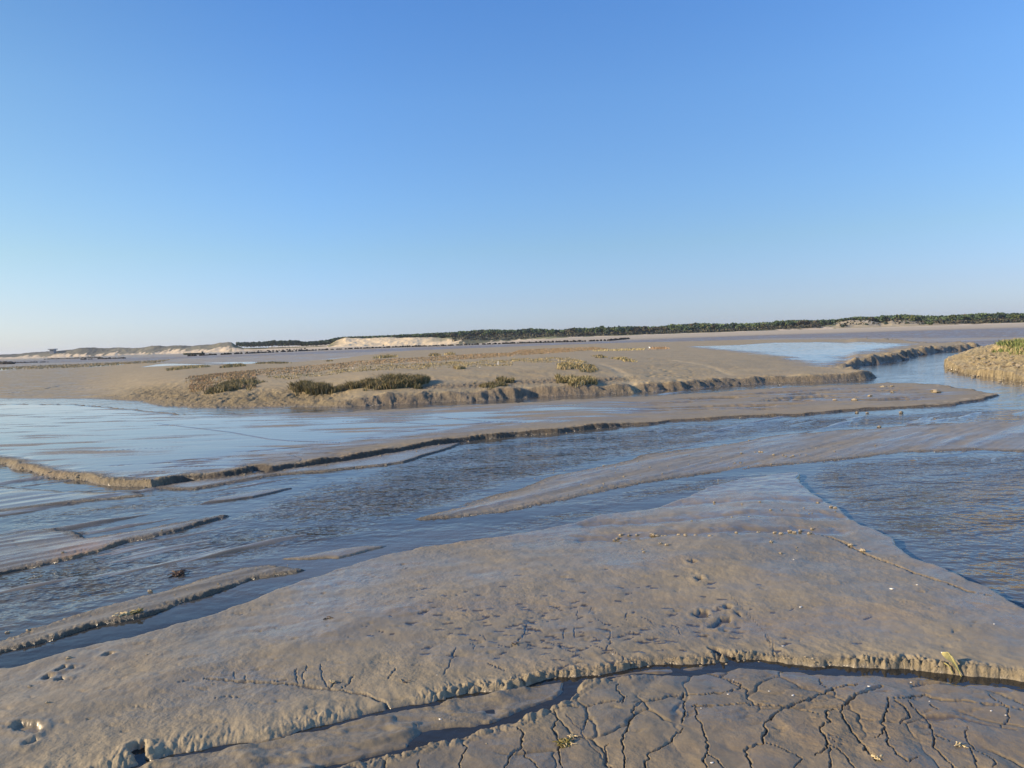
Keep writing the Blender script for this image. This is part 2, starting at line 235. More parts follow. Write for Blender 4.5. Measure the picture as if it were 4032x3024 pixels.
xs_T = [(911, 1348), (1008, 1345), (1085, 1339), (1167, 1339), (1199, 1345), (1281, 1339), (1327, 1329), (1418, 1325), (1509, 1322), (1564, 1318), (1669, 1312), (1760, 1307), (1851, 1300), (1942, 1294), (2016, 1298), (2084, 1291), (2144, 1294), (2166, 1298), (2221, 1296),
    (2253, 1289), (2335, 1289), (2426, 1284), (2517, 1282), (2586, 1284), (2654, 1275), (2745, 1268), (2782, 1268), (2850, 1273), (2927, 1271), (3024, 1267), (3115, 1257), (3206, 1259), (3297, 1257), (3375, 1247), (3434, 1248), (3480, 1243), (3562, 1237),
    (3662, 1241), (3708, 1243), (3776, 1237), (3867, 1230), (3958, 1234), (4032, 1231), (5500, 1180)]
def prof(tab, conv=None):
    a = np.array([az_of(x, y if conv else 1330) for x, y in tab]); v = np.array([y for _, y in tab], float)
    if conv: v = np.array([z_at(x, y, float(Rf(az_of(x)))) + (conv - 1) * 0 for x, y in tab])
    return a, v
_ra, _rv = np.array([az_of(x) for x, _ in xs_R]), np.array([v for _, v in xs_R], float)
def Rf(a): return np.interp(a, _ra, _rv)
_ba = np.array([az_of(x, y) for x, y in xs_B]); _bv = np.array([z_at(x, y, float(Rf(az_of(x)))) for x, y in xs_B])
def Bf(a): return np.interp(a, _ba, _bv)
CREST = 45.0                                  # the dune crest stands this far behind the foot
_ga = np.array([az_of(x, y) for x, y in xs_G]); _gv = np.array([z_at(x, y, float(Rf(az_of(x))) + CREST) for x, y in xs_G])
def Gf(a): return np.interp(a, _ga, _gv)
XA = np.array([az_of(x) for x in range(-2500, 6600, 50)]); XP = np.arange(-2500, 6600, 50)
def px_of(a): return np.interp(a, XA, XP)

def jx_(X, Y, r): return X + .05 * perlin(X * 5, Y * 5, 171) + .02 * perlin(X * 15, Y * 15, 173)
# ------------------------------------------------------------------ the ground function
MUD = np.array((.256, .213, .140)); DRY = np.array((.31, .25, .145)); FAR = np.array((.31, .265, .19)); SAND = np.array((.52, .44, .31)); ORG = np.array((.50, .32, .17)); DARK_MUD_SHADE = np.array((.16, .135, .105)); PURP = np.array((.215, .188, .160))
def ground(X, Y):
    X = np.asarray(X, np.float32); Y = np.asarray(Y, np.float32); n = X.shape
    r = np.hypot(X, Y); az = np.arctan2(X, Y); near = np.clip(r / 12, .35, 3)
    kf = S((r - 12) / 10); wx = lerp(fbm(X * 2, Y * 2, 4, 3) * .07, fbm(X * .8, Y * .8, 4, 4) * .24, kf); wy = lerp(fbm(X * 2, Y * 2, 4, 51) * .09, fbm(X * .8, Y * .8, 4, 52) * .26, kf)
    fw = fbm(X * 9, Y * 9, 3, 77) * .018 * np.clip(20 / r, 0, 1)
    Xw = X + wx + fw; Yw = Y + wy + fw
    h = np.full(n, -.07, np.float32); wet = np.full(n, .9, np.float32); col = np.tile(MUD.astype(np.float32), (len(X), 1))
    crumb = np.zeros(n, np.float32); face = np.zeros(n, np.float32); fluff = np.zeros(n, np.float32)
    streak = fbm(X * .35, Y * 1.6 + X * .1, 4, 5)            # long thin streaks along the flow
    streak2 = fbm(X * .12, Y * .8, 4, 9)
    fu = X * .74 + Y * .67; fv = -X * .67 + Y * .74; flow = fbm(fu * .22, fv * 2.1, 4, 15); flow2 = fbm(fu * .9, fv * 7, 3, 19)
    pxq = px_of(az); ribs = np.maximum(S((1500 - pxq) / 500) * (r > 8) * (r < 26), .85 * S((pxq - 2250) / 400) * (r > 15.5) * (r < 34))
    h = np.maximum(h, (-.026 + .125 * flow + .02 * flow2) * ribs + h * (1 - ribs)); wet = wet - .25 * ribs * S(flow * 3 - .8)
    fine = fbm(X * 5, Y * 5, 4, 13); mid = fbm(X * .9, Y * .9, 4, 23)
    def plate(poly, top, w, wt, dome=0, dl=1, m=3.0, c=None, cr_=0, cw=None, dk=0):
        nonlocal h, wet, col, crumb, face
        sd = poly_sd(Xw, Yw, poly, m); t = S(sd / w); tp = top + dome * S(sd / dl)
        h = lerp(h, tp, t); wet = lerp(wet, wt, t)
        if c is not None: col = lerp(col, np.broadcast_to(np.asarray(c, np.float32), col.shape), t[:, None])
        if cr_: e_ = np.exp(-((sd - w * .5) / (cw or w * 1.3)) ** 2); crumb = np.maximum(crumb, cr_ * e_); face = np.maximum(face, e_ * .8)
        if not np.isscalar(dk) or dk: e_ = S((sd + w * .8) / (w * .5)) * (1 - S((sd - w * .9) / (w * .5))) * dk; col = lerp(col, (DARK_MUD_SHADE * .6).astype(np.float32)[None], e_[:, None]); wet = wet * (1 - .6 * e_)  # shade on the bar and ledge faces, painted in as darker mud
        return sd, t
    # wet sheets between the bars
    plate(MIDF, .004 + streak * .012, .5, .97)
    plate(BAR8, -.004 + flow * .03, .8, .93); plate(BAR9, -.002 + flow * .03, .9, .93); plate(BARA, -.002 + flow * .03, .9, .93)
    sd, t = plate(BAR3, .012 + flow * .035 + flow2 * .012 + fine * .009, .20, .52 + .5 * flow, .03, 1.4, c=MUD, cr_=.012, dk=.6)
    # the lower, pebbly side of that bar is the drier one
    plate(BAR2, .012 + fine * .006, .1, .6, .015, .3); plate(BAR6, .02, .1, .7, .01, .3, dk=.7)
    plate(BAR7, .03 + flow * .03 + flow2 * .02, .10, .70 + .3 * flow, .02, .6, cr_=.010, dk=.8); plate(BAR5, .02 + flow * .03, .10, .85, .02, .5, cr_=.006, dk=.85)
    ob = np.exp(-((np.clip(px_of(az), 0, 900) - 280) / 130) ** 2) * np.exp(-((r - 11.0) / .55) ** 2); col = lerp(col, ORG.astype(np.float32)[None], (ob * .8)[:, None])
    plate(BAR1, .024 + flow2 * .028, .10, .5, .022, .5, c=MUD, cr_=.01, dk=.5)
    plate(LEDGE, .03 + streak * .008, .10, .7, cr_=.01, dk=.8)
    sd0 = poly_sd(Xw, Yw, P4, 1.0); sd, t = plate(P4, lerp(.105, .05, S((pxq - 2330) / 250)) * (1 + .7 * fbm(X * 1.3, Y * 1.3, 3, 191) * np.exp(-(sd0 / .45) ** 2)) + streak * .004, .16, .0, .02, 3., m=4.0, c=MUD, cr_=.034, cw=.28, dk=.9 * S((pxq - 560) / 120))  # painted face shade fades out along the sunlit left edge
    fr = np.clip(1.3 - sd / (2.0 + 1.5 * flow), 0, 1); leftp = 1 - S((px_of(az) - 1500) / 900)
    wp = np.clip(.50 + .45 * leftp + streak * 1.1 + streak2 * .6, .25, 1.0) * (1 - .72 * fr * S((px_of(az) - 600) / 900)); wet = lerp(wet, wp, t * S((sd - .1) / .25))
    h = np.where((t > .9) & (r > 19), h - np.clip(streak * 1.3 - .05, 0, .3) * .5 * S((px_of(az) - 2300) / 600) * S((sd - 1) / 1.5), h)
    # island
    pxa = px_of(az)
    body = S((pxa - 330) / 450) * (1 - S((pxa - 2500) / 800)); tail = 1 - S((pxa - 250) / 350)
    ridge = np.abs(perlin(X * .8 + Y * .5, Y * .5, 41)) + .5 * np.abs(perlin(X * 1.9 + Y * .8, Y * 1.1, 43)) + .3 * perlin(X * .25, Y * .2, 47)
    sdi = poly_sd(Xw, Yw - ridge * (.45 * body + 1.6 * S((pxa - 3330) / 60) * np.clip(.5 + fbm(X * .5, Y * .5, 2, 199) * 1.5, 0, 1)), ISLE, 8.0); lip = .07 + .24 * S((pxa - 1200) / 300) - .04 * S((pxa - 2300) / 500) + .17 * S((pxa - 3320) / 60) * S((r - 40) / 4)
    wI = lerp(2.2, .9, S((pxa - 1000) / 400)) * lerp(1, .7, S((pxa - 2200) / 400)); t = S(sdi / wI)
    lip = lip + (lip * .9 * fbm(X * .9, Y * .9, 3, 193) + .05 * body * np.abs(perlin(X * 2.1, Y * 2.1, 195))) * np.exp(-(sdi / 1.3) ** 2)
    hill = .66 * S((sdi + .6) / 9.5) * S((pxa - 250) / 500) * (1 - .75 * S((pxa - 2000) / 1300)); hill = hill * (1 - .35 * S((r - 60) / 40))
    h = lerp(h, lip + hill + mid * .035 + fine * .012, t)
    wet = lerp(wet, .12 + .0 * r, t); col = lerp(col, DRY.astype(np.float32)[None], t[:, None])
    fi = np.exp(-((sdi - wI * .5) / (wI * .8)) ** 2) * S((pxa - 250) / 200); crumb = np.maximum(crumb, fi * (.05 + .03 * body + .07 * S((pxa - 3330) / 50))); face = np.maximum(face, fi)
    slope_l = t * np.exp(-((sdi - 2.5) / 2.6) ** 2) * S((pxa - 420) / 150) * (1 - S((pxa - 1250) / 200)); h = h + slope_l * .10 * (np.abs(perlin(X * 1.6 + Y * .5, Y * .55 - X * .2, 197)) - .3); crumb = np.maximum(crumb, slope_l * .10); face = np.maximum(face, slope_l * .9); col = lerp(col, (DRY * np.array((.80, .78, .72))).astype(np.float32)[None], (slope_l * .6)[:, None])
    col = lerp(col, (DARK_MUD_SHADE * 1.15).astype(np.float32)[None], (fi * .75 * S((pxa - 1250) / 200) * (sdi < wI * 1.0))[:, None])  # dark wet mud plus the bank's own shade, painted into the island face
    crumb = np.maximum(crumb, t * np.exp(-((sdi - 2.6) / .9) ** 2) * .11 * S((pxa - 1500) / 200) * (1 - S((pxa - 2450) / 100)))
    wetf = S(poly_sd(Xw + streak * 3, Yw + streak2 * 4, FARWET, 9) / 3 + .3); wet = np.maximum(wet, wetf * t * 1.0); col = lerp(col, MUD.astype(np.float32)[None], (wetf * t)[:, None])
    rb = t * np.exp(-((sdi - 2.6) / .9) ** 2) * S((pxa - 1500) / 200) * (1 - S((pxa - 2450) / 100)); face = np.maximum(face, rb); col = lerp(col, (DARK_MUD_SHADE * 1.2).astype(np.float32)[None], (rb * .55)[:, None])
    wet = np.maximum(wet, t * tail * np.clip(.28 + streak * .8, 0, .8))
    # back of everything: far flats
    t = S((r - np.where(pxa > 3200, 78, 92)) / 14) * (sdi < .5); flat = .07 + .05 * streak2
    h = lerp(h, flat, t); wet = lerp(wet, np.clip(.32 + streak2 * .9, .05, .9), t); col = lerp(col, FAR.astype(np.float32)[None], t[:, None])
    fwm = np.zeros(n, np.float32)
    for p in FARW: fwm = np.maximum(fwm, S(poly_sd(X, Y + streak2 * 8, p, 8) / 6 + .2))
    pat = S(fwm * 1.6 - .3 + streak2 * .4)
    h = lerp(h, -.05 + .1 * (streak2 > -.18), pat * (r > 70)); wet = lerp(wet, np.clip(.30 + streak2 * .9, .05, .7), fwm * (r > 70)); col = lerp(col, PURP.astype(np.float32)[None], (fwm * (r > 70))[:, None])
    for p in LEFTWET: wet = np.maximum(wet, S(poly_sd(Xw, Yw, p, 6) / 1.5 + .3))
    # beach
    Rr = Rf(az); bz = Bf(az); t = S((r - (Rr - 150)) / 150) ; k = S((r - (Rr - 190)) / 60)
    h = np.where(r > Rr - 190, np.maximum(lerp(h, .10 + (bz - .10) * t, k), lerp(h, h, 0) * (1 - k) + -9 * k), h)
    wet = lerp(wet, .05, S((r - (Rr - 170)) / 50)); col = lerp(col, lerp(FAR, SAND, .5).astype(np.float32)[None], S((r - (Rr - 150)) / 60)[:, None]); col = lerp(col, SAND.astype(np.float32)[None] * 1.08, S((r - (Rr - 40)) / 25)[:, None])
    # mound on the right
    sd, t = plate(MOUND, .04 + mid * .05, 1.6, .14, .13, 4.0, m=4, c=(.40, .325, .175), cr_=.075, cw=1.1)
    wet = np.maximum(wet, t * np.exp(-((r - 31) / 1.5) ** 2) * np.exp(-((pxa - 3830) / 130) ** 2) * .9)
    sp = poly_sd(Xw, Yw, PLATEAU, 5.0); h = np.where(t > .5, np.maximum(h, .03 + .72 * S((sp + 4.6) / 4.6) ** 1.4 + .08 * mid), h); h = np.where(sp > 0, np.maximum(h, .75 + .33 * S(sp / .35)), h)
    scr_ = S((sp + 4.6) / 1.5) * (sp < .4) * t; crumb = np.maximum(crumb, .20 * scr_); face = np.maximum(face, scr_ * .9)
    # the foreground: runnel floor, lobe, cracked plate
    fg = (r < 9) & (Y < 7.4)
    g = S((7.2 - Y - np.abs(X) * .1) / .3) * (r < 9)
    yl = np.interp(X, LL(scarp)[::-1, 0], LL(scarp)[::-1, 1]).astype(np.float32)   # scarp foot line
    below = S((yl + .06 - Y) / .1); lr = S((X + .35) / 1.2)
    floor = lerp(.012 + fbm(X * 2.2, Y * 5, 4, 61) * .035, .001 + mid * .012 + fine * .003, lr * S((yl - Y - .0) / .02) * (1 - .0)) 
    h = lerp(h, floor, below * (r < 8)); wet = lerp(wet, .45 + .4 * lr, below * (r < 8)); col = lerp(col, (MUD * .86).astype(np.float32)[None], (below * (r < 8))[:, None])
    sdl = poly_sd(Xw, Yw, LOBE, 4.0); sds = None
    ix, dsc, T = line_d(Xw, Yw, LL(scarp), 1.5); dS = np.full(n, 9, np.float32)
    if len(ix): dS[ix] = dsc
    up = 1 - below; rough_right = S((X + .9) / 1.0)
    sh = .10 * S(dS / lerp(.22, .10, rough_right)) + .045 * S(dS / .8) + .05 * S((dS - .3) / 2.2)
    sh = sh * S(X / 6 + 1.2) + 0
    en = .014 + .03 * S((X - 1.5) / 2) + .008 * fine + .15 * S(sdl / 3.2)
    lobeh = np.minimum(en + .02 * S(sdl / .06), sh + .0) + .012 * mid + fine * .004
    lobeh = lobeh + .010 * fbm(X * 1.2 + Y * .6, Y * 3.5 - X * 1.2, 4, 91) + .02 * S((dS - .1) / .5) * fbm(X * .8, Y * .8, 2, 97)
    t = S(sdl / .035); lm = t
    h = lerp(h, lobeh, t)
    far_l = S((Y - 8.5) / 4)
    wl_ = np.clip(.48 + .42 * far_l + .45 * fbm(X * .8, Y * .8, 3, 101), .2, .86) * lerp(.35, 1, S((dS - .05) / .6)); wet = lerp(wet, wl_, t); col = lerp(col, (lerp(MUD * 1.08, MUD, far_l.mean() if False else .3)).astype(np.float32)[None], t[:, None])
    # low steps across the far end of the lobe
    for yy, zz, amp in ((2100, .1, .030), (2045, .07, .022), (1990, .05, .015)):
        q = LL([(2300, yy + 10), (2700, yy - 4), (3000, yy - 12), (3300, yy - 16)], zz); ix, d, T = line_d(Xw, Yw, q, 1.5)
        if len(ix): d = d * (1 + .9 * fbm(X[ix] * 2.5, Y[ix] * 2.5, 3, 181)) + .04 * np.abs(fbm(X[ix] * .8, Y[ix] * .8, 2, 183)); h[ix] -= (amp * 1.5 * np.exp(-(d / .16) ** 2)) * lm[ix] * (X[ix] > -9); wet[ix] = np.maximum(wet[ix], .95 * np.exp(-(d / .28) ** 2) * lm[ix])
    fl_ = lm * np.exp(-((dS - .05) / lerp(.12, .075, rough_right)) ** 2); crumb = np.maximum(crumb, fl_ * lerp(.008, .045, rough_right)); face = np.maximum(face, fl_ * lerp(.25, .6, rough_right))
    eu = X * .95 + Y * .3; ev = -X * .3 + Y * .95; rill = np.abs(perlin(eu * 15, ev * 4.5, 65)) + .5 * np.abs(perlin(eu * 33, ev * 11, 67)); vary = np.clip(.55 + 1.3 * fbm(X * 1.6, Y * 1.6, 2, 69), .1, 1.3); h = h + lm * np.exp(-((dS - .12) / .11) ** 2) * (1 - rough_right) * (rill - .4) * .022 * vary; crumb = crumb * lerp(1, vary, lm)
    flm = lm * np.exp(-((dS - .2) / .16) ** 2); h += flm * .006 * perlin(X * 14 + Y * 6, Y * 3.5, 63)
    # bottom plate
    sdp = poly_sd(Xw, Yw, PLATE, 2.0); t = S(sdp / .05) * (r < 12)
    edge = S((X - .2) / 1.2); ph = .055 + .012 * mid + .006 * fine + .018 * np.abs(fbm(X * 2.2, Y * 2.2, 3, 71)) - .030 * np.exp(-(sdp / .5) ** 2) * edge
    h = lerp(h, ph, t); wet = lerp(wet, np.clip(.36 + .55 * fbm(X * 1.3, Y * 1.3, 3, 105) + .3 * np.exp(-(sdp / .3) ** 2) * edge, .15, .85), t); col = lerp(col, (MUD * .84).astype(np.float32)[None], t[:, None])
    crumb = np.maximum(crumb, np.exp(-((sdp - .06) / .07) ** 2) * .014 * (1 - edge) * (r < 8)); pm = t
    ipl = np.nonzero(pm > .3)[0]
    if len(ipl):
        cx0 = jx_(X, Y, r)[ipl] * 2.6; cy0 = Y[ipl] * 1.7 + .25 * perlin(X[ipl] * 3, Y[ipl] * 3, 141); ci = np.floor(cx0).astype(np.int64); cj = np.floor(cy0).astype(np.int64); f1 = np.full(len(ipl), 9., np.float32); f2 = f1.copy()
        for a_ in (-1, 0, 1):
            for b_ in (-1, 0, 1):
                hh1 = _hash(ci + a_, cj + b_, 151) / 4294967296.0; hh2 = _hash(ci + a_, cj + b_, 152) / 4294967296.0; d_ = np.hypot(ci + a_ + hh1 - cx0, cj + b_ + hh2 - cy0).astype(np.float32)
                f2 = np.where(d_ < f1, f1, np.minimum(f2, d_)); f1 = np.minimum(f1, d_)
        e_ = S(1 - (f2 - f1) / .045) * S(fbm(X[ipl] * 1.1, Y[ipl] * 1.1, 2, 161) * 2.5 + .55); h[ipl] -= e_ * .012; col[ipl] *= (1 - .25 * e_)[:, None]; h[ipl] += .012 * S((f2 - f1) / .6) - .006
    # lumps in the runnel
    rl = below * (1 - pm) * (r < 8)
    ix = np.nonzero(rl > .05)[0]
    if len(ix): h[ix] += rl[ix] * np.clip(fbm(X[ix] * 3.2, Y[ix] * 5, 3, 111), 0, 1) * .05 * (1 - lr[ix] * .6)
    # dark water thread in the runnel
    q = LL(c1([(2300, 370), (2000, 400), (1700, 430), (1500, 460), (1490, 500), (1400, 560), (1250, 610), (1130, 680), (1000, 735), (850, 770), (700, 790), (560, 810), (470, 880), (330, 925), (100, 980), (-300, 1080)]), 0)
    ix, d, T = line_d(Xw, Yw, q, .5)
    if len(ix):
        wv = np.interp(T, [0, .25, .3, .5, .62, .72, .85, 1], [.05, .07, .08, .055, .10, .16, .09, .05]); k = S(1.25 - d / wv) * (1 - pm[ix]) * (1 - lm[ix])
        h[ix] = lerp(h[ix], -.03, k); wet[ix] = np.maximum(wet[ix], k)
    for pts, w, dp, wt in ((LL(scarp[2:10]), .07, .05, 1), (LL(scarp[10:28]), .018, .03, 1)):
        ix, d, T = line_d(Xw, Yw + w * .9, pts, .4)
        if len(ix): k = S(1.3 - d / w) * (1 - lm[ix]) * (1 - pm[ix]); h[ix] -= k * dp; wet[ix] = np.maximum(wet[ix], k * wt)
    # cracks, pools, prints, dents
    jx = X + fbm(X * 16, Y * 16, 2, 121) * .022 * (r < 12) + wx * .3; jy = Y + fbm(X * 16, Y * 16, 2, 131) * .022 * (r < 12)
    ix, d, T = line_d(Xw, Yw, GULLY, 1.0)
    if len(ix): h[ix] -= .016 * np.exp(-(d / .22) ** 2) * lm[ix] * (1 - T ** 2)
    for pts, w, dp, wt in CR:
        onl = pts[:, 1].mean() > 5.6 and wt > 0 and w < .03
        ix, d, T = line_d(jx, jy, pts, w * 4 + .1)
        if len(ix) == 0: continue
        ww = .46 * w * (.7 + .5 * np.sin(T * 23) ** 2) * (.55 + .45 * np.minimum(1, (1 - np.abs(2 * T - 1)) * 4)); k = S(1.35 - d / ww) * np.maximum(lm[ix] + pm[ix], (r[ix] > 13)).clip(0, 1)
        if onl: ww = ww * .8
        h[ix] -= k * dp * (.30 if onl else .48); h[ix] += .25 * dp * np.exp(-((d - ww * 2) / ww) ** 2) * (1 if wt == 0 else .12); wet[ix] = np.maximum(wet[ix], S(1.6 - d / ww) * wt * k)
        col[ix] = lerp(col[ix], (DARK_MUD_SHADE * (.3 if onl else .6)).astype(np.float32)[None], (k * wt * (.75 if onl else .5))[:, None])
    for pts, dp, wt in PO:
        sd = poly_sd(jx, jy, pts, .3); k = S(sd / .022 + .3) * (sd > -.29); col = lerp(col, (DARK_MUD_SHADE * .4).astype(np.float32)[None], (k * .7 * lm * (wt == 1))[:, None]); h -= k * dp * lm; wet = np.maximum(wet, k * wt * lm); h += .008 * np.exp(-((sd + .03) / .03) ** 2) * lm * (sd > -.29)
    ix, d, T = line_d(jx, jy, RIM, .4)
    if len(ix): h[ix] += .009 * np.exp(-(d / .03) ** 2) * (1 + .4 * perlin(X[ix] * 30, Y[ix] * 30, 3)); wet[ix] *= 1 - .8 * np.exp(-(d / .06) ** 2)
    ix = np.nonzero((np.abs(X - SLUMP[0, 0]) < .5) & (np.abs(Y - SLUMP[0, 1]) < .5))[0]
    if len(ix): h[ix] += .016 * np.exp(-(((X[ix] - SLUMP[0, 0]) / .10) ** 2 + ((Y[ix] - SLUMP[0, 1]) / .12) ** 2))
    for (x, y, L, w, dp, wt, an) in DENTS:
        R0 = 3 * L
        ix = np.nonzero((X > x - R0) & (X < x + R0) & (Y > y - R0) & (Y < y + R0))[0]
        if len(ix) == 0: continue
        dx = jx[ix] - x; dy = jy[ix] - y; u = dx * math.cos(an) + dy * math.sin(an); v = -dx * math.sin(an) + dy * math.cos(an)
        e = np.exp(-((u / L) ** 2 + (v / w) ** 2)); h[ix] -= dp * e * (h[ix] > .02); ek = S(e * 2.6 - .7) * wt * (h[ix] > 0); wet[ix] = np.maximum(wet[ix], ek)
        if wt == 1: col[ix] = lerp(col[ix], (DARK_MUD_SHADE * .35).astype(np.float32)[None], (ek * .85 * lm[ix])[:, None])
    # crumbly faces
    ix = np.nonzero(crumb > .002)[0]
    if len(ix):
        x = X[ix]; y = Y[ix]; q_ = r[ix]; k1 = S((q_ - 7) / 5); k2 = S((q_ - 20) / 6)
        def wn_(f): return np.abs(perlin(x * f, y * f, 201)) + .5 * np.abs(perlin(x * f * 2.3, y * f * 2.3, 203)) - .35
        w1 = lerp(lerp(wn_(13.0), wn_(8.0), k1), wn_(4.0), k2)
        h[ix] += crumb[ix] * w1 * np.clip(1.9 * 8 / r[ix], .7, 1.9); col[ix] *= (1 + (.25 + .9 * (pxa[ix] > 3600) * (r[ix] > 25)) * np.clip(w1, -.4, .5))[:, None]
        k = np.clip(crumb[ix] * 14, 0, .6); wet[ix] *= (1 - k); 
    for pts in (LL(Zm(2016, 1150, B_, [(760, 665), (850, 680), (960, 710), (1050, 745)]), .6), LL(Zm(2016, 1150, B_, [(870, 680), (1010, 708), (1130, 765)]), .6), LL(Zm(2016, 1150, B_, [(1350, 612), (1600, 640), (1760, 660), (1890, 685)]), .5)):
        ix, d, T = line_d(Xw, Yw, pts, .8)
        if len(ix): k = np.exp(-(d / .22) ** 2); col[ix] = lerp(col[ix], (DRY * 1.35).astype(np.float32)[None], (k * .7)[:, None]); h[ix] -= k * .02
    # near waterline the mud is soaked and darker; tone varies
    wl2 = np.exp(-np.clip(h, 0, 1) / .012) * (r < 60); wet = np.maximum(wet, wl2 * .85)
    tone = 1 + .16 * fbm(X * .5, Y * .5, 3, 301) + .07 * fine + .08 * mid; col = col * tone[:, None]
    br = np.clip(fbm(X * .25, Y * 1.0, 3, 305), 0, 1); col = col * (1 + br[:, None] * np.array((.10, 0, -.08), np.float32)[None])
    ground.face = np.clip(face, 0, 1).astype(np.float32)
    return h.astype(np.float32), np.clip(wet, 0, 1).astype(np.float32), np.clip(col, .02, .9).astype(np.float32)

def gz(x, y): return float(ground(np.array([x]), np.array([y]))[0][0])
def hits(pts, z0=0.2, n=5):                   # photo pixels -> points on the ground, all at once
    z = np.full(len(pts), z0)
    for _ in range(n):
        q = np.array([P(px, py, zz) for (px, py), zz in zip(pts, z)]); z = .4 * z + .6 * np.clip(ground(q[:, 0], q[:, 1])[0], -.02, 3)
    q = np.array([P(px, py, zz) for (px, py), zz in zip(pts, z)]); z = ground(q[:, 0], q[:, 1])[0]
    return [(float(a), float(b), float(max(c, 0))) for (a, b), c in zip(q, z)]

# ------------------------------------------------------------------ mesh building
def grid_mesh(name, X, Y, Zv, nr, nc, attrs=None, mat=None, smooth=True):
    me = bpy.data.meshes.new(name); n = nr * nc
    co = np.empty((n, 3), np.float32); co[:, 0] = X; co[:, 1] = Y; co[:, 2] = Zv
    i = np.arange((nr - 1) * (nc - 1)); rr = i // (nc - 1); cc = i % (nc - 1); a = rr * nc + cc
    f = np.stack([a, a + 1, a + nc + 1, a + nc], 1)
    me.vertices.add(n); me.vertices.foreach_set('co', co.ravel())
    me.loops.add(len(f) * 4); me.loops.foreach_set('vertex_index', f.ravel().astype(np.int32))
    me.polygons.add(len(f)); me.polygons.foreach_set('loop_start', (np.arange(len(f)) * 4).astype(np.int32)); me.polygons.foreach_set('loop_total', np.full(len(f), 4, np.int32))
    me.polygons.foreach_set('use_smooth', np.full(len(f), smooth))
    me.update(calc_edges=True)
    for k, v in (attrs or {}).items():
        if v.ndim == 1: at = me.attributes.new(k, 'FLOAT', 'POINT'); at.data.foreach_set('value', v.astype(np.float32))
        else:
            at = me.attributes.new(k, 'FLOAT_COLOR', 'POINT'); q = np.ones((n, 4), np.float32); q[:, :3] = v; at.data.foreach_set('color', q.ravel())
    if mat: me.materials.append(mat)
    o = bpy.data.objects.new(name, me); C.objects.link(o); return o
def mesh_obj(name, verts, faces, mat, parent=None, smooth=False, col=None):
    me = bpy.data.meshes.new(name); me.from_pydata([tuple(v) for v in verts], [], [tuple(f) for f in faces])
    if smooth: me.polygons.foreach_set('use_smooth', [True] * len(me.polygons))
    if col is not None:
        at = me.attributes.new('Col', 'FLOAT_COLOR', 'POINT'); q = np.ones((len(verts), 4), np.float32); q[:, :3] = np.asarray(col); at.data.foreach_set('color', q.ravel())
    me.materials.append(mat); me.update()
    o = bpy.data.objects.new(name, me); C.objects.link(o)
    if parent: o.parent = parent
    return o
def np_obj(name, V, Fc, mat, col=None, parent=None, smooth=False):   # V (n,3), Fc (m,k)
    me = bpy.data.meshes.new(name); V = np.asarray(V, np.float32); Fc = np.asarray(Fc, np.int32); k = Fc.shape[1]
    me.vertices.add(len(V)); me.vertices.foreach_set('co', V.ravel()); me.loops.add(Fc.size); me.loops.foreach_set('vertex_index', Fc.ravel())
    me.polygons.add(len(Fc)); me.polygons.foreach_set('loop_start', (np.arange(len(Fc)) * k).astype(np.int32)); me.polygons.foreach_set('loop_total', np.full(len(Fc), k, np.int32))
    me.polygons.foreach_set('use_smooth', np.full(len(Fc), smooth)); me.update(calc_edges=True)
    if col is not None:
        at = me.attributes.new('Col', 'FLOAT_COLOR', 'POINT'); q = np.ones((len(V), 4), np.float32); q[:, :3] = col; at.data.foreach_set('color', q.ravel())
    me.materials.append(mat); o = bpy.data.objects.new(name, me); C.objects.link(o)
    if parent: o.parent = parent
    return o
def tag(o, label=None, cat=None, group=None, kind=None):
    if label: o['label'] = label
    if cat: o['category'] = cat
    if group: o['group'] = group
    if kind: o['kind'] = kind
    return o
def empty(name, loc): o = bpy.data.objects.new(name, None); o.location = loc; o.empty_display_size = .2; C.objects.link(o); return o

# ------------------------------------------------------------------ materials
class NT:
    def __init__(s, name):
        s.m = bpy.data.materials.new(name); s.m.use_nodes = True; s.t = s.m.node_tree; s.b = s.t.nodes['Principled BSDF']
    def n(s, kind, **kw):
        nd = s.t.nodes.new('ShaderNode' + kind)
        for k, v in kw.items():
            if k.startswith('i_'): nd.inputs[k[2:].replace('_', ' ')].default_value = v
            else: setattr(nd, k, v)
        return nd
    def l(s, a, b): s.t.links.new(a, b)
    def math(s, op, a, b=None, c=None, clamp=False):
        nd = s.t.nodes.new('ShaderNodeMath'); nd.operation = op; nd.use_clamp = clamp
        for i, v in enumerate((a, b, c)):
            if v is None: continue
            if isinstance(v, (int, float)): nd.inputs[i].default_value = v
            else: s.l(v, nd.inputs[i])
        return nd.outputs[0]
    def noise(s, scale, detail=4, rough=.55, vec=None, stretch=None):
        g = s.n('NewGeometry'); v = g.outputs['Position']
        if stretch:
            mp = s.n('Mapping'); mp.inputs['Scale'].default_value = stretch[:3]
            if len(stretch) > 3: mp.inputs['Rotation'].default_value = (0, 0, stretch[3])
            s.l(v, mp.inputs['Vector']); v = mp.outputs[0]
        nz = s.n('TexNoise'); nz.inputs['Scale'].default_value = scale; nz.inputs['Detail'].default_value = detail; nz.inputs['Roughness'].default_value = rough
        s.l(v, nz.inputs['Vector']); return nz.outputs['Fac']
def ramp(s, fac, a, b, v0, v1):
    mr = s.n('MapRange'); mr.inputs['From Min'].default_value = a; mr.inputs['From Max'].default_value = b; mr.inputs['To Min'].default_value = v0; mr.inputs['To Max'].default_value = v1
    s.l(fac, mr.inputs['Value']); return mr.outputs[0]

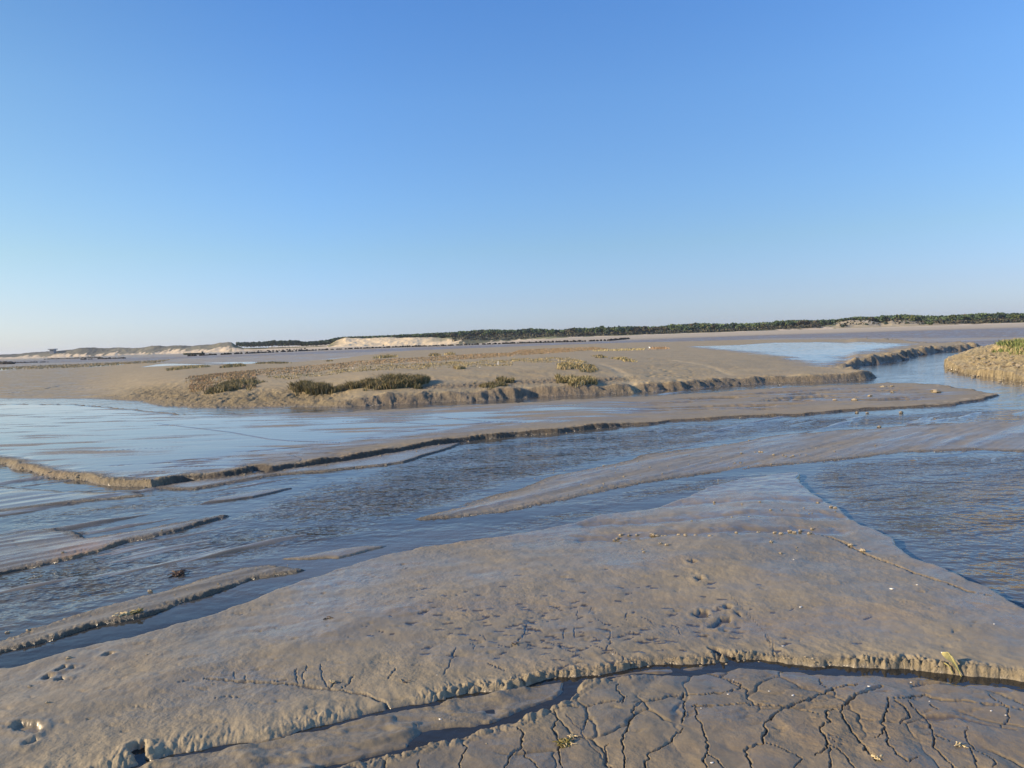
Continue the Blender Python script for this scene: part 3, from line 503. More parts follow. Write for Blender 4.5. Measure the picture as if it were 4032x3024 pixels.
def mud_material():
    s = NT('tidal mud'); at = s.n('Attribute', attribute_name='Col'); wt = s.n('Attribute', attribute_name='wet')
    w = wt.outputs['Fac']
    n1 = s.noise(7, 6, .6); n2 = s.noise(45, 5, .65); n3 = s.noise(1.1, 4, .5, stretch=(1, 2.5, 1))
    v = s.math('ADD', ramp(s, n1, .3, .7, .90, 1.10), ramp(s, n2, .3, .7, -.07, .07))
    dark = ramp(s, w, 0, 1, 1.0, .60)
    k = s.math('MULTIPLY', v, dark)
    mx = s.n('VectorMath', operation='SCALE'); s.l(at.outputs['Color'], mx.inputs[0]); s.l(k, mx.inputs['Scale'])
    s.l(mx.outputs[0], s.b.inputs['Base Color'])
    wv = s.math('ADD', w, ramp(s, n3, .3, .7, -.10, .10)); wv = s.math('ADD', wv, ramp(s, n2, .3, .7, -.05, .05), clamp=True)
    mr = s.n('MapRange', interpolation_type='SMOOTHSTEP'); mr.inputs['From Min'].default_value = .0; mr.inputs['From Max'].default_value = 1; mr.inputs['To Min'].default_value = .72; mr.inputs['To Max'].default_value = .05; s.l(wv, mr.inputs['Value'])
    s.l(mr.outputs[0], s.b.inputs['Roughness'])
    s.l(ramp(s, w, 0, .8, .25, .85), s.b.inputs['Specular IOR Level'])
    dry = ramp(s, w, .5, .95, 1, .03)
    h1 = s.noise(24, 4, .55); h2 = s.noise(120, 3, .6); h0 = s.noise(6, 4, .6)
    hh = s.math('ADD', s.math('MULTIPLY', h1, .75), s.math('ADD', s.math('MULTIPLY', h2, .12), s.math('MULTIPLY', h0, 1.6)))
    bp = s.n('Bump'); bp.inputs['Distance'].default_value = .011; s.l(hh, bp.inputs['Height']); s.l(s.math('MULTIPLY', s.math('MULTIPLY', dry, .85), ramp(s, s.noise(.7, 4, .6), .38, .62, .18, 1)), bp.inputs['Strength'])
    fc = s.n('Attribute', attribute_name='face').outputs['Fac']; f1 = s.noise(9, 6, .8); f2 = s.noise(2.2, 3, .6, stretch=(1, 1, .5))
    b2 = s.n('Bump'); b2.inputs['Distance'].default_value = .16; s.l(s.math('ADD', f1, s.math('MULTIPLY', f2, 1.3)), b2.inputs['Height']); s.l(ramp(s, fc, .1, .9, 0, 1), b2.inputs['Strength']); s.l(bp.outputs[0], b2.inputs['Normal'])
    s.l(b2.outputs[0], s.b.inputs['Normal'])
    return s.m
def water_material():
    s = NT('tidal water'); rp = s.n('Attribute', attribute_name='ripple').outputs['Fac']
    silt = s.math('MULTIPLY', s.noise(.5, 3, .5, stretch=(.4, 1.6, 1)), s.n('Attribute', attribute_name='silt').outputs['Fac'])
    mx = s.n('Mix', data_type='RGBA'); s.l(ramp(s, silt, .0, .6, 0, 1), mx.inputs[0]); mx.inputs[6].default_value = (.024, .024, .022, 1); mx.inputs[7].default_value = (.088, .086, .078, 1); s.l(mx.outputs[2], s.b.inputs['Base Color'])
    s.b.inputs['Roughness'].default_value = .04; s.b.inputs['IOR'].default_value = 1.333
    a = s.noise(5.0, 2, .5, stretch=(.9, 1.1, 1, .15)); b = s.noise(12, 2, .5, stretch=(.8, 1.1, 1, -.2)); c = s.noise(1.4, 2, .5, stretch=(.7, 1.3, 1, .1))
    hh = s.math('ADD', s.math('MULTIPLY', a, 1.0), s.math('ADD', s.math('MULTIPLY', b, .28), s.math('MULTIPLY', c, 2.2)))
    bp = s.n('Bump'); bp.inputs['Distance'].default_value = .062; s.l(hh, bp.inputs['Height']); s.l(rp, bp.inputs['Strength']); s.l(bp.outputs[0], s.b.inputs['Normal'])
    return s.m
def simple(name, base, rough=.8, var=.15, scale=8, bump=0, attr=False, spec=.3):
    s = NT(name); nz = s.noise(scale, 4, .6); k = ramp(s, nz, .3, .7, 1 - var, 1 + var)
    mx = s.n('VectorMath', operation='SCALE'); s.l(k, mx.inputs['Scale'])
    if attr: s.l(s.n('Attribute', attribute_name='Col').outputs['Color'], mx.inputs[0])
    else: mx.inputs[0].default_value = base
    s.l(mx.outputs[0], s.b.inputs['Base Color']); s.b.inputs['Roughness'].default_value = rough; s.b.inputs['Specular IOR Level'].default_value = spec
    if bump:
        bp = s.n('Bump'); bp.inputs['Distance'].default_value = bump; s.l(nz, bp.inputs['Height']); s.l(bp.outputs[0], s.b.inputs['Normal'])
    return s.m
MAT = dict(mud=mud_material(), water=water_material(), dune=simple('dune sand and scrub', None, .9, .12, .6, .25, attr=True, spec=.1),
    leaf=simple('foliage', None, .8, .25, 1.5, attr=True, spec=.15), blade=simple('salt marsh blades', None, .75, .15, 3, attr=True, spec=.2),
    bark=simple('bark', (.085, .065, .048), .9, .2, 3), clod=simple('dried mud clod', (.32, .27, .19), .9, .2, 60, .01), shell=simple('white shell', (.75, .72, .66), .5, .1, 80),
    weed=simple('olive bladder wrack', (.16, .13, .035), .45, .4, 50, .004), weedp=simple('bleached wrack', (.52, .41, .22), .6, .3, 50, .004), weedd=simple('dark brown wrack', (.075, .045, .025), .45, .4, 50, .004),
    reed=simple('dead reed', (.34, .30, .12), .6, .3, 40), rock=simple('weed covered rock', (.022, .021, .02), .9, .4, 1.0, .1), stick=simple('grey driftwood', (.16, .12, .08), .85, .2, 30),
    hull=simple('dark hull paint', (.035, .05, .045), .6, .3, 2), white=simple('white plumage', (.8, .8, .78), .7, .05, 20), beak=simple('yellow beak', (.5, .3, .05), .5, .05, 20), concrete=simple('grey concrete', (.22, .23, .25), .9, .15, 1), wall=simple('white render', (.82, .80, .74), .8, .05, 1), litter=simple('bleached litter', (.75, .70, .62), .7, .1, 20))

# ------------------------------------------------------------------ ground mesh
fine_az = np.radians(np.arange(-37, 37.001, .05)); outl = -np.radians(37 + np.cumsum(np.linspace(.1, 3, 40)))[::-1]
AZ = np.concatenate([outl, fine_az, -outl[::-1]]).astype(np.float32)
rr = [.4, .9, 1.5, 2.0, 2.4, 2.7, 2.95, 3.15, 3.3, 3.4]
while rr[-1] < 2600:
    q = rr[-1]; rr.append(q + (min(q * q / 2133, q * (.0032 if q < 50 else .005)) if q < 120 else q * .008 if q < 720 else q * .05))
RRs = np.array(rr, np.float32); nr, nc = len(RRs), len(AZ)
GX = (RRs[:, None] * np.sin(AZ)[None]).ravel(); GY = (RRs[:, None] * np.cos(AZ)[None]).ravel()
H_, W_, K_ = ground(GX, GY); FC_ = ground.face
print('ground', nr, nc, nr * nc)
g = grid_mesh('mudflat_ground', GX, GY, H_, nr, nc, {'wet': W_, 'Col': K_, 'face': FC_}, MAT['mud']); tag(g, kind='structure')

# ------------------------------------------------------------------ water sheet
RIP = [LL(p) for p in ([(-900, 2500), (0, 2290), (500, 2140), (900, 2040), (1190, 1925), (1500, 1850), (1840, 1755), (2300, 1712), (2688, 1676), (3174, 1650), (3700, 1620), (4200, 1600), (4200, 1660), (3700, 1665), (3000, 1712), (2456, 1800), (2100, 1880), (1800, 1975), (1500, 2070), (1100, 2190), (700, 2300), (0, 2520), (-900, 2650)],
    [(3165, 1870), (3250, 1830), (3600, 1795), (4200, 1790), (4800, 1900), (4800, 2700), (4032, 2420), (3540, 2160), (3330, 2030)],
    [(1300, 2245), (2100, 2085), (2560, 1990), (3150, 1865), (2900, 1860), (2500, 1925), (2100, 2040), (1600, 2160)], [(0, 2090), (800, 1990), (1100, 1930), (900, 1925), (300, 2000), (0, 2040)])]
rw = [.4]; 
while rw[-1] < 5900: rw.append(rw[-1] * 1.02 + .02)
rw = np.array(rw, np.float32); aw = np.radians(np.linspace(-180, 180, 721)).astype(np.float32)
WX = (rw[:, None] * np.sin(aw)[None]).ravel(); WY = (rw[:, None] * np.cos(aw)[None]).ravel()
rip = np.full(WX.shape, .16, np.float32)
for i, p in enumerate(RIP): rip = np.maximum(rip, lerp(.16, (.85, 1, .75, .5)[i], S(poly_sd(WX, WY, p, 2) / .8 + .2)))
rip *= np.clip(1 + fbm(WX * .3 + WY * .25, WY * 1.1 - WX * .3, 3, 401) * 1.5, .15, 1.4)
rip = np.where(np.hypot(WX, WY) < 7.5, .12, rip)
tag(grid_mesh('water', WX, WY, np.zeros_like(WX), len(rw), len(aw), {'ripple': rip, 'silt': S((np.hypot(WX, WY) - 7.2) / 1.5).astype(np.float32)}, MAT['water']), kind='structure')

# ------------------------------------------------------------------ dunes behind the beach
daz = np.radians(np.arange(-60, 60, .04)).astype(np.float32); ds = np.concatenate([np.linspace(-3, CREST, 46), np.linspace(CREST + 2, CREST + 130, 20)]).astype(np.float32)
DA = np.tile(daz, len(ds)); DS = np.repeat(ds, len(daz)); DR = Rf(DA) + DS; DXx = DR * np.sin(DA); DYy = DR * np.cos(DA)
dpx = px_of(DA); base = Bf(DA); crest = Gf(DA)
lump = fbm(DXx * .05, DYy * .05, 4, 501); lump2 = fbm(DXx * .2, DYy * .2, 3, 511)
bell = np.where(DS < CREST, S(DS / CREST) ** 1.0, 1.0)
rise = np.clip(crest - base, .1, None)
steep = np.clip((S((dpx - 1290) / 80) * (1 - S((dpx - 1640) / 160))), 0, 1)
bell = lerp(bell, S((DS / CREST - .05) / .75) , steep)
dz = base + rise * bell + lump * rise * .35 * S(DS / 12) * (1 - S((DS - 30) / 15)) + lump2 * rise * .12 * S(DS / 10)
dz = np.where(DS > CREST, crest - (DS - CREST) * .01 + lump * .6, dz) - .3 * (DS < 0) * 2
scr = fbm(DXx * .07 + 3, DYy * .03, 4, 521) + .5 * fbm(DXx * .3, DYy * .12, 3, 523)
frac = bell
scrub_amt = S((scr + frac * 1.6 - .38) / .22)                                    # left dunes: grass on the upper part
scrub_amt = lerp(scrub_amt, S((scr - .28) / .2) * .8, steep)
scrub_amt = np.where(dpx > 1760, S((scr + .35 + frac * .7 - .25) / .25), scrub_amt)
scrub_amt = np.where((dpx > 3290) & (dpx < 3760), S((scr + .55) / .3) * .75, scrub_amt)
scrub_amt = np.where((dpx > 911) & (dpx < 1290), S((DS - 20) / 8), scrub_amt)
sandc = np.where(((dpx > 1285) & (dpx < 1900))[:, None], np.array((.64, .52, .34))[None], np.array((.50, .425, .32))[None]); sc1 = np.array((.10, .105, .075)); sc2 = np.array((.22, .22, .125)); sc3 = np.array((.27, .235, .155))
tt = S(fbm(DXx * .03, DYy * .05, 3, 531) * 2 + .5)[:, None]
sc = lerp(sc1, sc2, tt); sc = np.where(((dpx > 3290) & (dpx < 3760))[:, None], sc3 * (.85 + .3 * tt), sc)
sc = np.where((dpx < 911)[:, None], lerp(np.array((.105, .11, .10)), np.array((.17, .165, .13)), tt), sc)
dc = lerp(sandc, sc, scrub_amt[:, None])
tag(grid_mesh('dunes', DXx, DYy, dz, len(ds), len(daz), {'Col': dc}, MAT['dune']), kind='structure')
def dune_z(a, s):
    i = np.argmin(np.abs(daz - a)); j = np.argmin(np.abs(ds - s)); return float(dz[j * len(daz) + i])

# ------------------------------------------------------------------ trees of the far wood
def crown_mesh(n, w, h, rs, cols, low=.15, leaf=.16, lobes=7):
    g_ = np.random.default_rng(rs); L = g_.normal(0, 1, (lobes, 3)); L /= np.linalg.norm(L, axis=1)[:, None]; L *= g_.uniform(.25, .62, (lobes, 1)); lr_ = g_.uniform(.34, .55, lobes)
    k = g_.integers(0, lobes, n); d = g_.normal(0, 1, (n, 3)); d /= np.linalg.norm(d, axis=1)[:, None]; p = L[k] + d * (lr_[k] * g_.uniform(.75, 1.05, n))[:, None]
    p[:, 0] *= w / 2; p[:, 1] *= w / 2; p[:, 2] = p[:, 2] * h * .5 * (1 - low) + h * (low + (1 - low) * .5)
    u = g_.normal(0, 1, (n, 3)); u /= np.linalg.norm(u, axis=1)[:, None]; v = np.cross(u, d + .3 * g_.normal(0, 1, (n, 3))); v /= np.linalg.norm(v, axis=1)[:, None] + 1e-6
    s_ = (leaf * w * g_.uniform(.6, 1.3, n) * .5)[:, None]; u *= s_; v *= s_
    V = np.concatenate([p - u - v, p + u - v * .6, p + u * .7 + v, p - u * .8 + v * .8]); i = np.arange(n); Fc = np.stack([i, i + n, i + 2 * n, i + 3 * n], 1)
    ca = np.asarray(cols)[g_.integers(0, len(cols), lobes)][k] * g_.uniform(.8, 1.25, (n, 1)); return V, Fc, np.tile(ca, (4, 1))
def trunk_mesh(h, r0, rs):
    g_ = np.random.default_rng(rs); V = []; Fc = []
    def limb(p0, p1, a, b):
        p0 = Vector(p0); p1 = Vector(p1); ax = (p1 - p0).normalized(); s1 = ax.orthogonal().normalized(); s2 = ax.cross(s1); o = len(V)
        for p, rad in ((p0, a), (p1, b)):
            for k in range(6): t = k * math.pi / 3; V.append(p + (s1 * math.cos(t) + s2 * math.sin(t)) * rad)
        for k in range(6): Fc.append((o + k, o + (k + 1) % 6, o + 6 + (k + 1) % 6, o + 6 + k))
    limb((0, 0, -.8), (.05 * h * g_.normal(), .05 * h * g_.normal() * .5, h * .75), r0, r0 * .4)
    for k in range(4):
        t = g_.uniform(.3, .65) * h; a = g_.uniform(0, 6.28); limb((0, 0, t), (math.cos(a) * h * .22, math.sin(a) * h * .22, t + h * .22), r0 * .45, r0 * .15)
    return V, Fc
dk = [(.040, .068, .046), (.052, .082, .052), (.038, .060, .050)]; mg = [(.070, .110, .052), (.085, .125, .060), (.060, .092, .050)]; lg = [(.085, .108, .040), (.095, .118, .048), (.070, .092, .040)]; ol = [(.066, .060, .038), (.078, .072, .046), (.056, .052, .035)]
KINDS = [('pine_tree', dk, .85, 'dark green round-topped tree'), ('broadleaf_tree', mg, 1.0, 'mid green broad-crowned tree'), ('broadleaf_tree', lg, 1.0, 'yellow green spring-leaved tree'), ('thorn_tree', ol, 1.1, 'olive brown thinly leaved tree'), ('tall_pine_tree', dk, .55, 'slender dark pine with a bare grey trunk')]
protos = []
for ki, (nm, cols, asp, _) in enumerate(KINDS):
    vs = []
    for v in range(3):
        low = .45 if ki == 4 else .02 if ki == 3 else .08
        V, Fc, cc = crown_mesh(300, asp * 1.05, 1.0, 900 + ki * 10 + v, cols, low=low, leaf=.17); me_o = np_obj('crown', V, Fc, MAT['leaf'], cc)
        tv, tf = trunk_mesh(1.0, .03, 950 + ki * 10 + v); to = mesh_obj('trunk', tv, tf, MAT['bark'])
        vs.append((me_o.data, to.data)); bpy.data.objects.remove(me_o); bpy.data.objects.remove(to)
    protos.append(vs)
_ta = np.array([az_of(x, y) for x, y in xs_T])
def top_z(a, r): return float(np.interp(a, _ta, [z_at(x, y, r) for x, y in xs_T]))
def tree(ki, a, r, z0, hgt, label, group, wid=None):
    nm = KINDS[ki][0]; e = empty(nm, (r * math.sin(a), r * math.cos(a), z0)); v = random.choice(protos[ki]); rot = random.uniform(0, 6.28)
    for n_, me in (('crown', v[0]), ('trunk', v[1])):
        o = bpy.data.objects.new(n_, me); C.objects.link(o); o.parent = e; o.scale = (wid or hgt, wid or hgt, hgt) if n_ == 'crown' else (hgt, hgt, hgt * (1 if ki != 4 else 1)); o.rotation_euler = (0, 0, rot)
    return tag(e, label, 'tree', group)
tr = np.random.default_rng(77)
ZONES = [(955, 1300, 'pines of the wood left of the bright sand cliff', 'left of the bright sand cliff'), (1300, 1780, 'trees above the bright sand cliff', 'above the bright sand cliff'),
    (1780, 3280, 'trees of the middle wood behind the far beach', 'in the middle wood behind the far beach'), (3280, 3720, 'trees behind the bare grassy hillocks', 'behind the bare grassy hillocks'), (3720, 4100, 'trees at the right end of the far shore', 'at the right end of the far shore')]
KL = [(['d', 4], 1)]
for (x0, x1, grp, where) in ZONES:
    step = 12.5 if x0 > 1300 else 9 if x0 < 1300 else 14; x = x0 + 3
    while x < x1:
        a = az_of(x + tr.uniform(-3, 3)); s_ = CREST - tr.uniform(2, 14) if x1 > 1300 else 26 + tr.uniform(0, 12)
        if x0 == 1300: s_ = CREST + tr.uniform(4, 20)
        if x0 == 3280: s_ = CREST + tr.uniform(0, 12)
        r = float(Rf(a)) + s_; z0 = dune_z(a, s_) - .1; tz = top_z(a, r); full = tz - z0
        back = tr.random() < .55
        hh = max(full * (tr.uniform(.88, 1.14) if back else tr.uniform(.5, .8)), 1.2)
        if x0 == 955: ki = 4; hh = full * tr.uniform(.9, 1.03)
        elif x0 == 1300: ki = int(tr.choice([0, 0, 1, 3]))
        else: ki = int(tr.choice([0, 1, 2, 3], p=[.36, .30, .16, .18]))
        if x > 3720: ki = int(tr.choice([0, 1, 2], p=[.3, .45, .25]))
        lab = KINDS[ki][3] + ' ' + where
        wid = hh if ki != 4 else max(hh, 4.5)
        if ki != 4: wid = max(hh * tr.uniform(.95, 1.3), 3.0)
        tree(ki, a, r, z0, hh, lab, grp + ', ' + ['dark', 'mid green', 'yellow green', 'olive', 'slender'][ki], wid)
        x += step * tr.uniform(.75, 1.25)
# single bushes and trees standing clear of the wood
def bushy(px, py_base, py_top, ki, label, s_=8, wpx=14):
    a = az_of(px, py_base); r = float(Rf(a)) + s_; z0 = z_at(px, py_base, r); h_ = z_at(px, py_top, r) - z0
    z0 = min(z0, max(dune_z(a, s_), z0 - 1)); e = tree(ki, a, r, z0, h_, label, None, wpx * r / 3024); e.name = 'round_bush' ; e['category'] = 'bush'; return e
bushy(3383, 1283, 1272, 0, 'dark round bush right of the pale sand patch on the hillocks', 20, 16)
bushy(3413, 1285, 1271, 0, 'larger dark round bush just right of the first one on the hillocks', 18, 18)
bushy(3330, 1284, 1273, 3, 'olive bush at the left foot of the bare grassy hillocks', 14, 16)
bushy(3490, 1280, 1266, 0, 'dark pointed bush between the two grassy hillocks', 22, 18)
bushy(3570, 1281, 1265, 0, 'dark bush on the front slope of the right hand grassy hillock', 20, 18)
bushy(3592, 1277, 1268, 3, 'low brown bush just right of the right hillock', 24, 14)
bushy(3318, 1292, 1276, 0, 'dark green bush above the pale sand at the hillock foot', 8, 22)
bushy(3660, 1281, 1262, 1, 'dark rounded green tree where the hillocks meet the right wood', 14, 26)
bushy(1510, 1360, 1354, 1, 'small green bush alone at the foot of the bright sand cliff', 2, 8)
bushy(2253, 1322, 1289, 3, 'tall olive tree standing out of the middle wood', 34, 40)
# hedge like scrub in front of the wood: nobody could count it
n = 9000; xs_ = tr.uniform(1780, 4100, n); a = np.array([az_of(x) for x in xs_]); s_ = tr.uniform(16, 40, n)
keep = ~((xs_ > 3230) & (xs_ < 3700) & (tr.random(n) > .12)); xs_, a, s_ = xs_[keep], a[keep], s_[keep]; n = len(a)
ii = np.clip(((a - daz[0]) / (daz[1] - daz[0])).astype(int), 0, len(daz) - 1); jj = np.clip((s_ + 3) / ((CREST + 3) / 45), 0, 45).astype(int); zb = dz[jj * len(daz) + ii]
r_ = Rf(a) + s_; h_ = tr.uniform(0, 1.9, n) * (.45 + .6 * S(fbm(a * 60, a * 0, 3, 601) + .5)); ctr = np.stack([r_ * np.sin(a), r_ * np.cos(a), zb + h_], 1)
u = tr.normal(0, 1, (n, 3)); u /= np.linalg.norm(u, axis=1)[:, None]; v = np.cross(u, tr.normal(0, 1, (n, 3))); v /= np.linalg.norm(v, axis=1)[:, None]; q = tr.uniform(.25, .6, (n, 1)); u *= q; v *= q * .8
V = np.concatenate([ctr - u - v, ctr + u - v, ctr + u + v, ctr - u + v]); i = np.arange(n); cc = np.array([(.035, .045, .035), (.05, .055, .038), (.09, .085, .055), (.045, .04, .035)])[tr.integers(0, 4, n)]
tag(np_obj('shore_scrub', V, np.stack([i, i + n, i + 2 * n, i + 3 * n], 1), MAT['leaf'], np.tile(cc, (4, 1))), 'low dark thorny scrub along the foot of the far wood', 'scrub', kind='stuff')
# wood behind the front trees
n = 70000; xs_ = np.concatenate([tr.uniform(930, 1320, 9000), tr.uniform(1300, 4800, n - 9000)]); a = np.array([az_of(x) for x in xs_]); s_ = tr.uniform(CREST + 2, CREST + 60, n); s_[:9000] = tr.uniform(36, 75, 9000)
r_ = Rf(a) + s_; tab = np.array([[z_at(x, y, 1.0) - CAM_H for x, y in xs_T]])[0]; tz = CAM_H + np.interp(a, _ta, tab) * r_
zb = np.interp(a, _ga, _gv) - .5; cell = perlin(a * 160, s_ * .12, 611); cell2 = perlin(a * 420, s_ * .3, 613)
topf = .80 + .13 * cell + .09 * cell2; hh = tr.uniform(0, 1, n) ** .6; lowc = np.where(xs_ < 1300, .45, .0); zc = zb + (tz - zb) * topf * (lowc + (1 - lowc) * hh)
ctr = np.stack([r_ * np.sin(a), r_ * np.cos(a), zc], 1); u = tr.normal(0, 1, (n, 3)); u /= np.linalg.norm(u, axis=1)[:, None]; v = np.cross(u, tr.normal(0, 1, (n, 3))); v /= np.linalg.norm(v, axis=1)[:, None]; q = tr.uniform(.3, .75, (n, 1)); u *= q; v *= q * .8
V = np.concatenate([ctr - u - v, ctr + u - v, ctr + u + v, ctr - u + v]); i = np.arange(n)
pal = np.array([dk[0], dk[1], dk[2], mg[0], mg[1], mg[2], lg[0], ol[0]]); kk = np.clip(((perlin(a * 190, s_ * .1, 621) + .6) / 1.2 * 8 + tr.normal(0, .7, n)), 0, 7).astype(int); kk[xs_ < 1300] = kk[xs_ < 1300] % 3
tag(np_obj('far_wood', V, np.stack([i, i + n, i + 2 * n, i + 3 * n], 1), MAT['leaf'], np.tile(pal[kk] * tr.uniform(.8, 1.2, (n, 1)), (4, 1))), 'mass of mixed dark and pale green wood behind the front trees on the far shore', 'wood', kind='stuff')

# ------------------------------------------------------------------ far structures: rock walls, boat, bunker, house
def rock_line(pts, zt, hgt, label, seed, wid=1.6, dens=1.1):
    g_ = np.random.default_rng(seed); L = [P(x, y, zt) for x, y in pts]; V = []; Fc = []
    for (ax, ay), (bx, by) in zip(L[:-1], L[1:]):
        d = math.hypot(bx - ax, by - ay); m = max(1, int(d / dens))
        for k in range(m):
            t = (k + g_.uniform(0, 1)) / m; x = ax + (bx - ax) * t + g_.normal() * .2; y = ay + (by - ay) * t + g_.normal() * .3; z = gz_fast(x, y); w = wid * g_.uniform(.6, 1.1); h = hgt * g_.uniform(.6, 1.1); o = len(V)
            for zz, s in ((-.4, 1), (.55 * h, .85), (h, .45)):
                for q in range(7):
                    t2 = q * 6.283 / 7; s2 = s * g_.uniform(.75, 1.15); V.append((x + math.cos(t2) * w * .5 * s2, y + math.sin(t2) * w * .5 * s2, z + zz * g_.uniform(.9, 1.1)))
            for lv in (0, 7):
                for q in range(7): Fc.append((o + lv + q, o + lv + (q + 1) % 7, o + lv + 7 + (q + 1) % 7, o + lv + 7 + q))
            Fc.append(tuple(o + 14 + q for q in range(7)))
    return tag(mesh_obj('rock_wall', V, Fc, MAT['rock']), label, 'rock wall', 'dark rock walls on the far flats')
_rl = RRs; 
def gz_fast(x, y):
    r = math.hypot(x, y); a = math.atan2(x, y); i = min(np.searchsorted(RRs, r), nr - 1); j = min(np.searchsorted(AZ, a), nc - 1); return float(H_[i * nc + j])
rock_line([(735, 1404), (850, 1399), (1008, 1392), (1250, 1381), (1500, 1371), (1760, 1363), (2016, 1354.5), (2250, 1348), (2400, 1343), (2470, 1337)], 0, .62, 'very long dark rock wall running below the bright sand cliff', 1)
rock_line([(320, 1417), (400, 1414), (495, 1412)], 0, .5, 'short dark rock wall on the left flats nearest the middle', 2)
rock_line([(180, 1416), (250, 1414), (330, 1411.5), (400, 1410)], 0, .45, 'thin dark rock wall farther out behind the short left one', 3, 1.3)
rock_line([(-60, 1434), (0, 1434), (48, 1434.5)], 0, .75, 'thick dark rock wall cut by the left edge of the photo', 4, 2.2, .9)
rock_line([(55, 1430), (120, 1428.5), (190, 1426.5)], 0, .35, 'low thin dark rock wall right of the thick one at the left edge', 5, 1.2)
rock_line([(1008, 1385), (1100, 1381), (1204, 1376)], 0, .5, 'pale grey low rock wall on the beach below the tall pines', 6, 1.4, 2.0)

def lathe_hull(L, W, Hh):
    V = []; Fc = []; n = 15; m = 7
    for i in range(n):
        t = i / (n - 1); w = W * .5 * min(1, (t * 2.6) ** .7) * (1 - .15 * max(0, t - .7) / .3); sh = Hh * (1 + .35 * (1 - t) ** 2)
        for j in range(m):
            a = math.pi * j / (m - 1); V.append(((t - .5) * L, -math.cos(a) * w, sh - math.sin(a) ** .6 * sh * .98 if 0 < j < m - 1 else sh))
    for i in range(n - 1):
        for j in range(m - 1): Fc.append((i * m + j, i * m + j + 1, (i + 1) * m + j + 1, (i + 1) * m + j))
    Fc.append(tuple((n - 1) * m + j for j in range(m))); o = len(V)
    for i in range(n):
        for j in (0, m - 1): x, y, z = V[i * m + j]; V.append((x, y * .93, z - .08))
    for i in range(n - 1): Fc.append((o + 2 * i, o + 2 * i + 1, o + 2 * i + 3, o + 2 * i + 2))
    return V, Fc
def box(V, Fc, c, s, taper=1.0):
    o = len(V)
    for dz_ in (-1, 1):
        k = 1 if dz_ < 0 else taper
        for dx, dy in ((-1, -1), (1, -1), (1, 1), (-1, 1)): V.append((c[0] + dx * s[0] * .5 * k, c[1] + dy * s[1] * .5 * k, c[2] + dz_ * s[2] * .5))
    for f in ((3, 2, 1, 0), (4, 5, 6, 7), (0, 1, 5, 4), (1, 2, 6, 5), (2, 3, 7, 6), (3, 0, 4, 7)): Fc.append(tuple(o + i for i in f))
bx, by = P(763, 1396.5, .1); e = empty('boat', (bx, by, gz_fast(bx, by))); V, Fc = lathe_hull(8.5, 2.2, .65); mesh_obj('hull', V, Fc, MAT['hull'], e, True)
V, Fc = [], []; box(V, Fc, (3.6, 0, .8), (.35, 1.2, .9)); mesh_obj('engine_cover', V, Fc, MAT['hull'], e); tag(e, 'low dark boat lying on the wet sand before the left dunes', 'boat')
a = az_of(209, 1390); r = float(Rf(a)) + 25; z0 = z_at(209, 1397, r); e = empty('blockhouse', (r * math.sin(a), r * math.cos(a), z0 - .5))
V, Fc = [], []; box(V, Fc, (0, 0, 2.2), (3.4, 3.4, 4.6), .96); mesh_obj('wall', V, Fc, MAT['concrete'], e); V, Fc = [], []; box(V, Fc, (0, 0, 4.75), (5.0, 4.6, .7)); mesh_obj('roof', V, Fc, MAT['concrete'], e)
V, Fc = [], []; box(V, Fc, (0, -1.74, 3.7), (2.2, .08, .35)); mesh_obj('window', V, Fc, MAT['hull'], e); tag(e, 'grey concrete blockhouse with a wide flat top on the left dunes', 'bunker')
a = az_of(2976, 1280); r = float(Rf(a)) + CREST - 8; z0 = dune_z(a, CREST - 8); zt = z_at(2976, 1276, r); e = empty('house', (r * math.sin(a), r * math.cos(a), z0)); hh_ = zt - z0
V, Fc = [], []; box(V, Fc, (0, 0, hh_ / 2 - .3), (1.0, 1.2, hh_ - .2)); mesh_obj('wall', V, Fc, MAT['wall'], e); V, Fc = [], []; box(V, Fc, (0, 0, hh_ - .28), (1.3, 1.5, .2), .5); mesh_obj('roof', V, Fc, MAT['wall'], e)
tag(e, 'tiny white tower among the trees of the middle wood', 'building')

# ------------------------------------------------------------------ sea haze: a closed box of even air round the whole scene
def haze_box():
    V, Fc = [], []; box(V, Fc, (0, 0, 14.0), (12400, 12400, 34.0)); m = bpy.data.materials.new('sea haze'); m.use_nodes = True; nt = m.node_tree
    for n_ in list(nt.nodes):
        if n_.type == 'BSDF_PRINCIPLED': nt.nodes.remove(n_)
    v = nt.nodes.new('ShaderNodeVolumePrincipled'); v.inputs['Color'].default_value = (.80, .88, 1, 1); v.inputs['Density'].default_value = .00013; v.inputs['Anisotropy'].default_value = .2
    out = [n_ for n_ in nt.nodes if n_.type == 'OUTPUT_MATERIAL'][0]; nt.links.new(v.outputs[0], out.inputs['Volume'])
    return tag(mesh_obj('haze', V, Fc, m), kind='stuff')
haze_box()

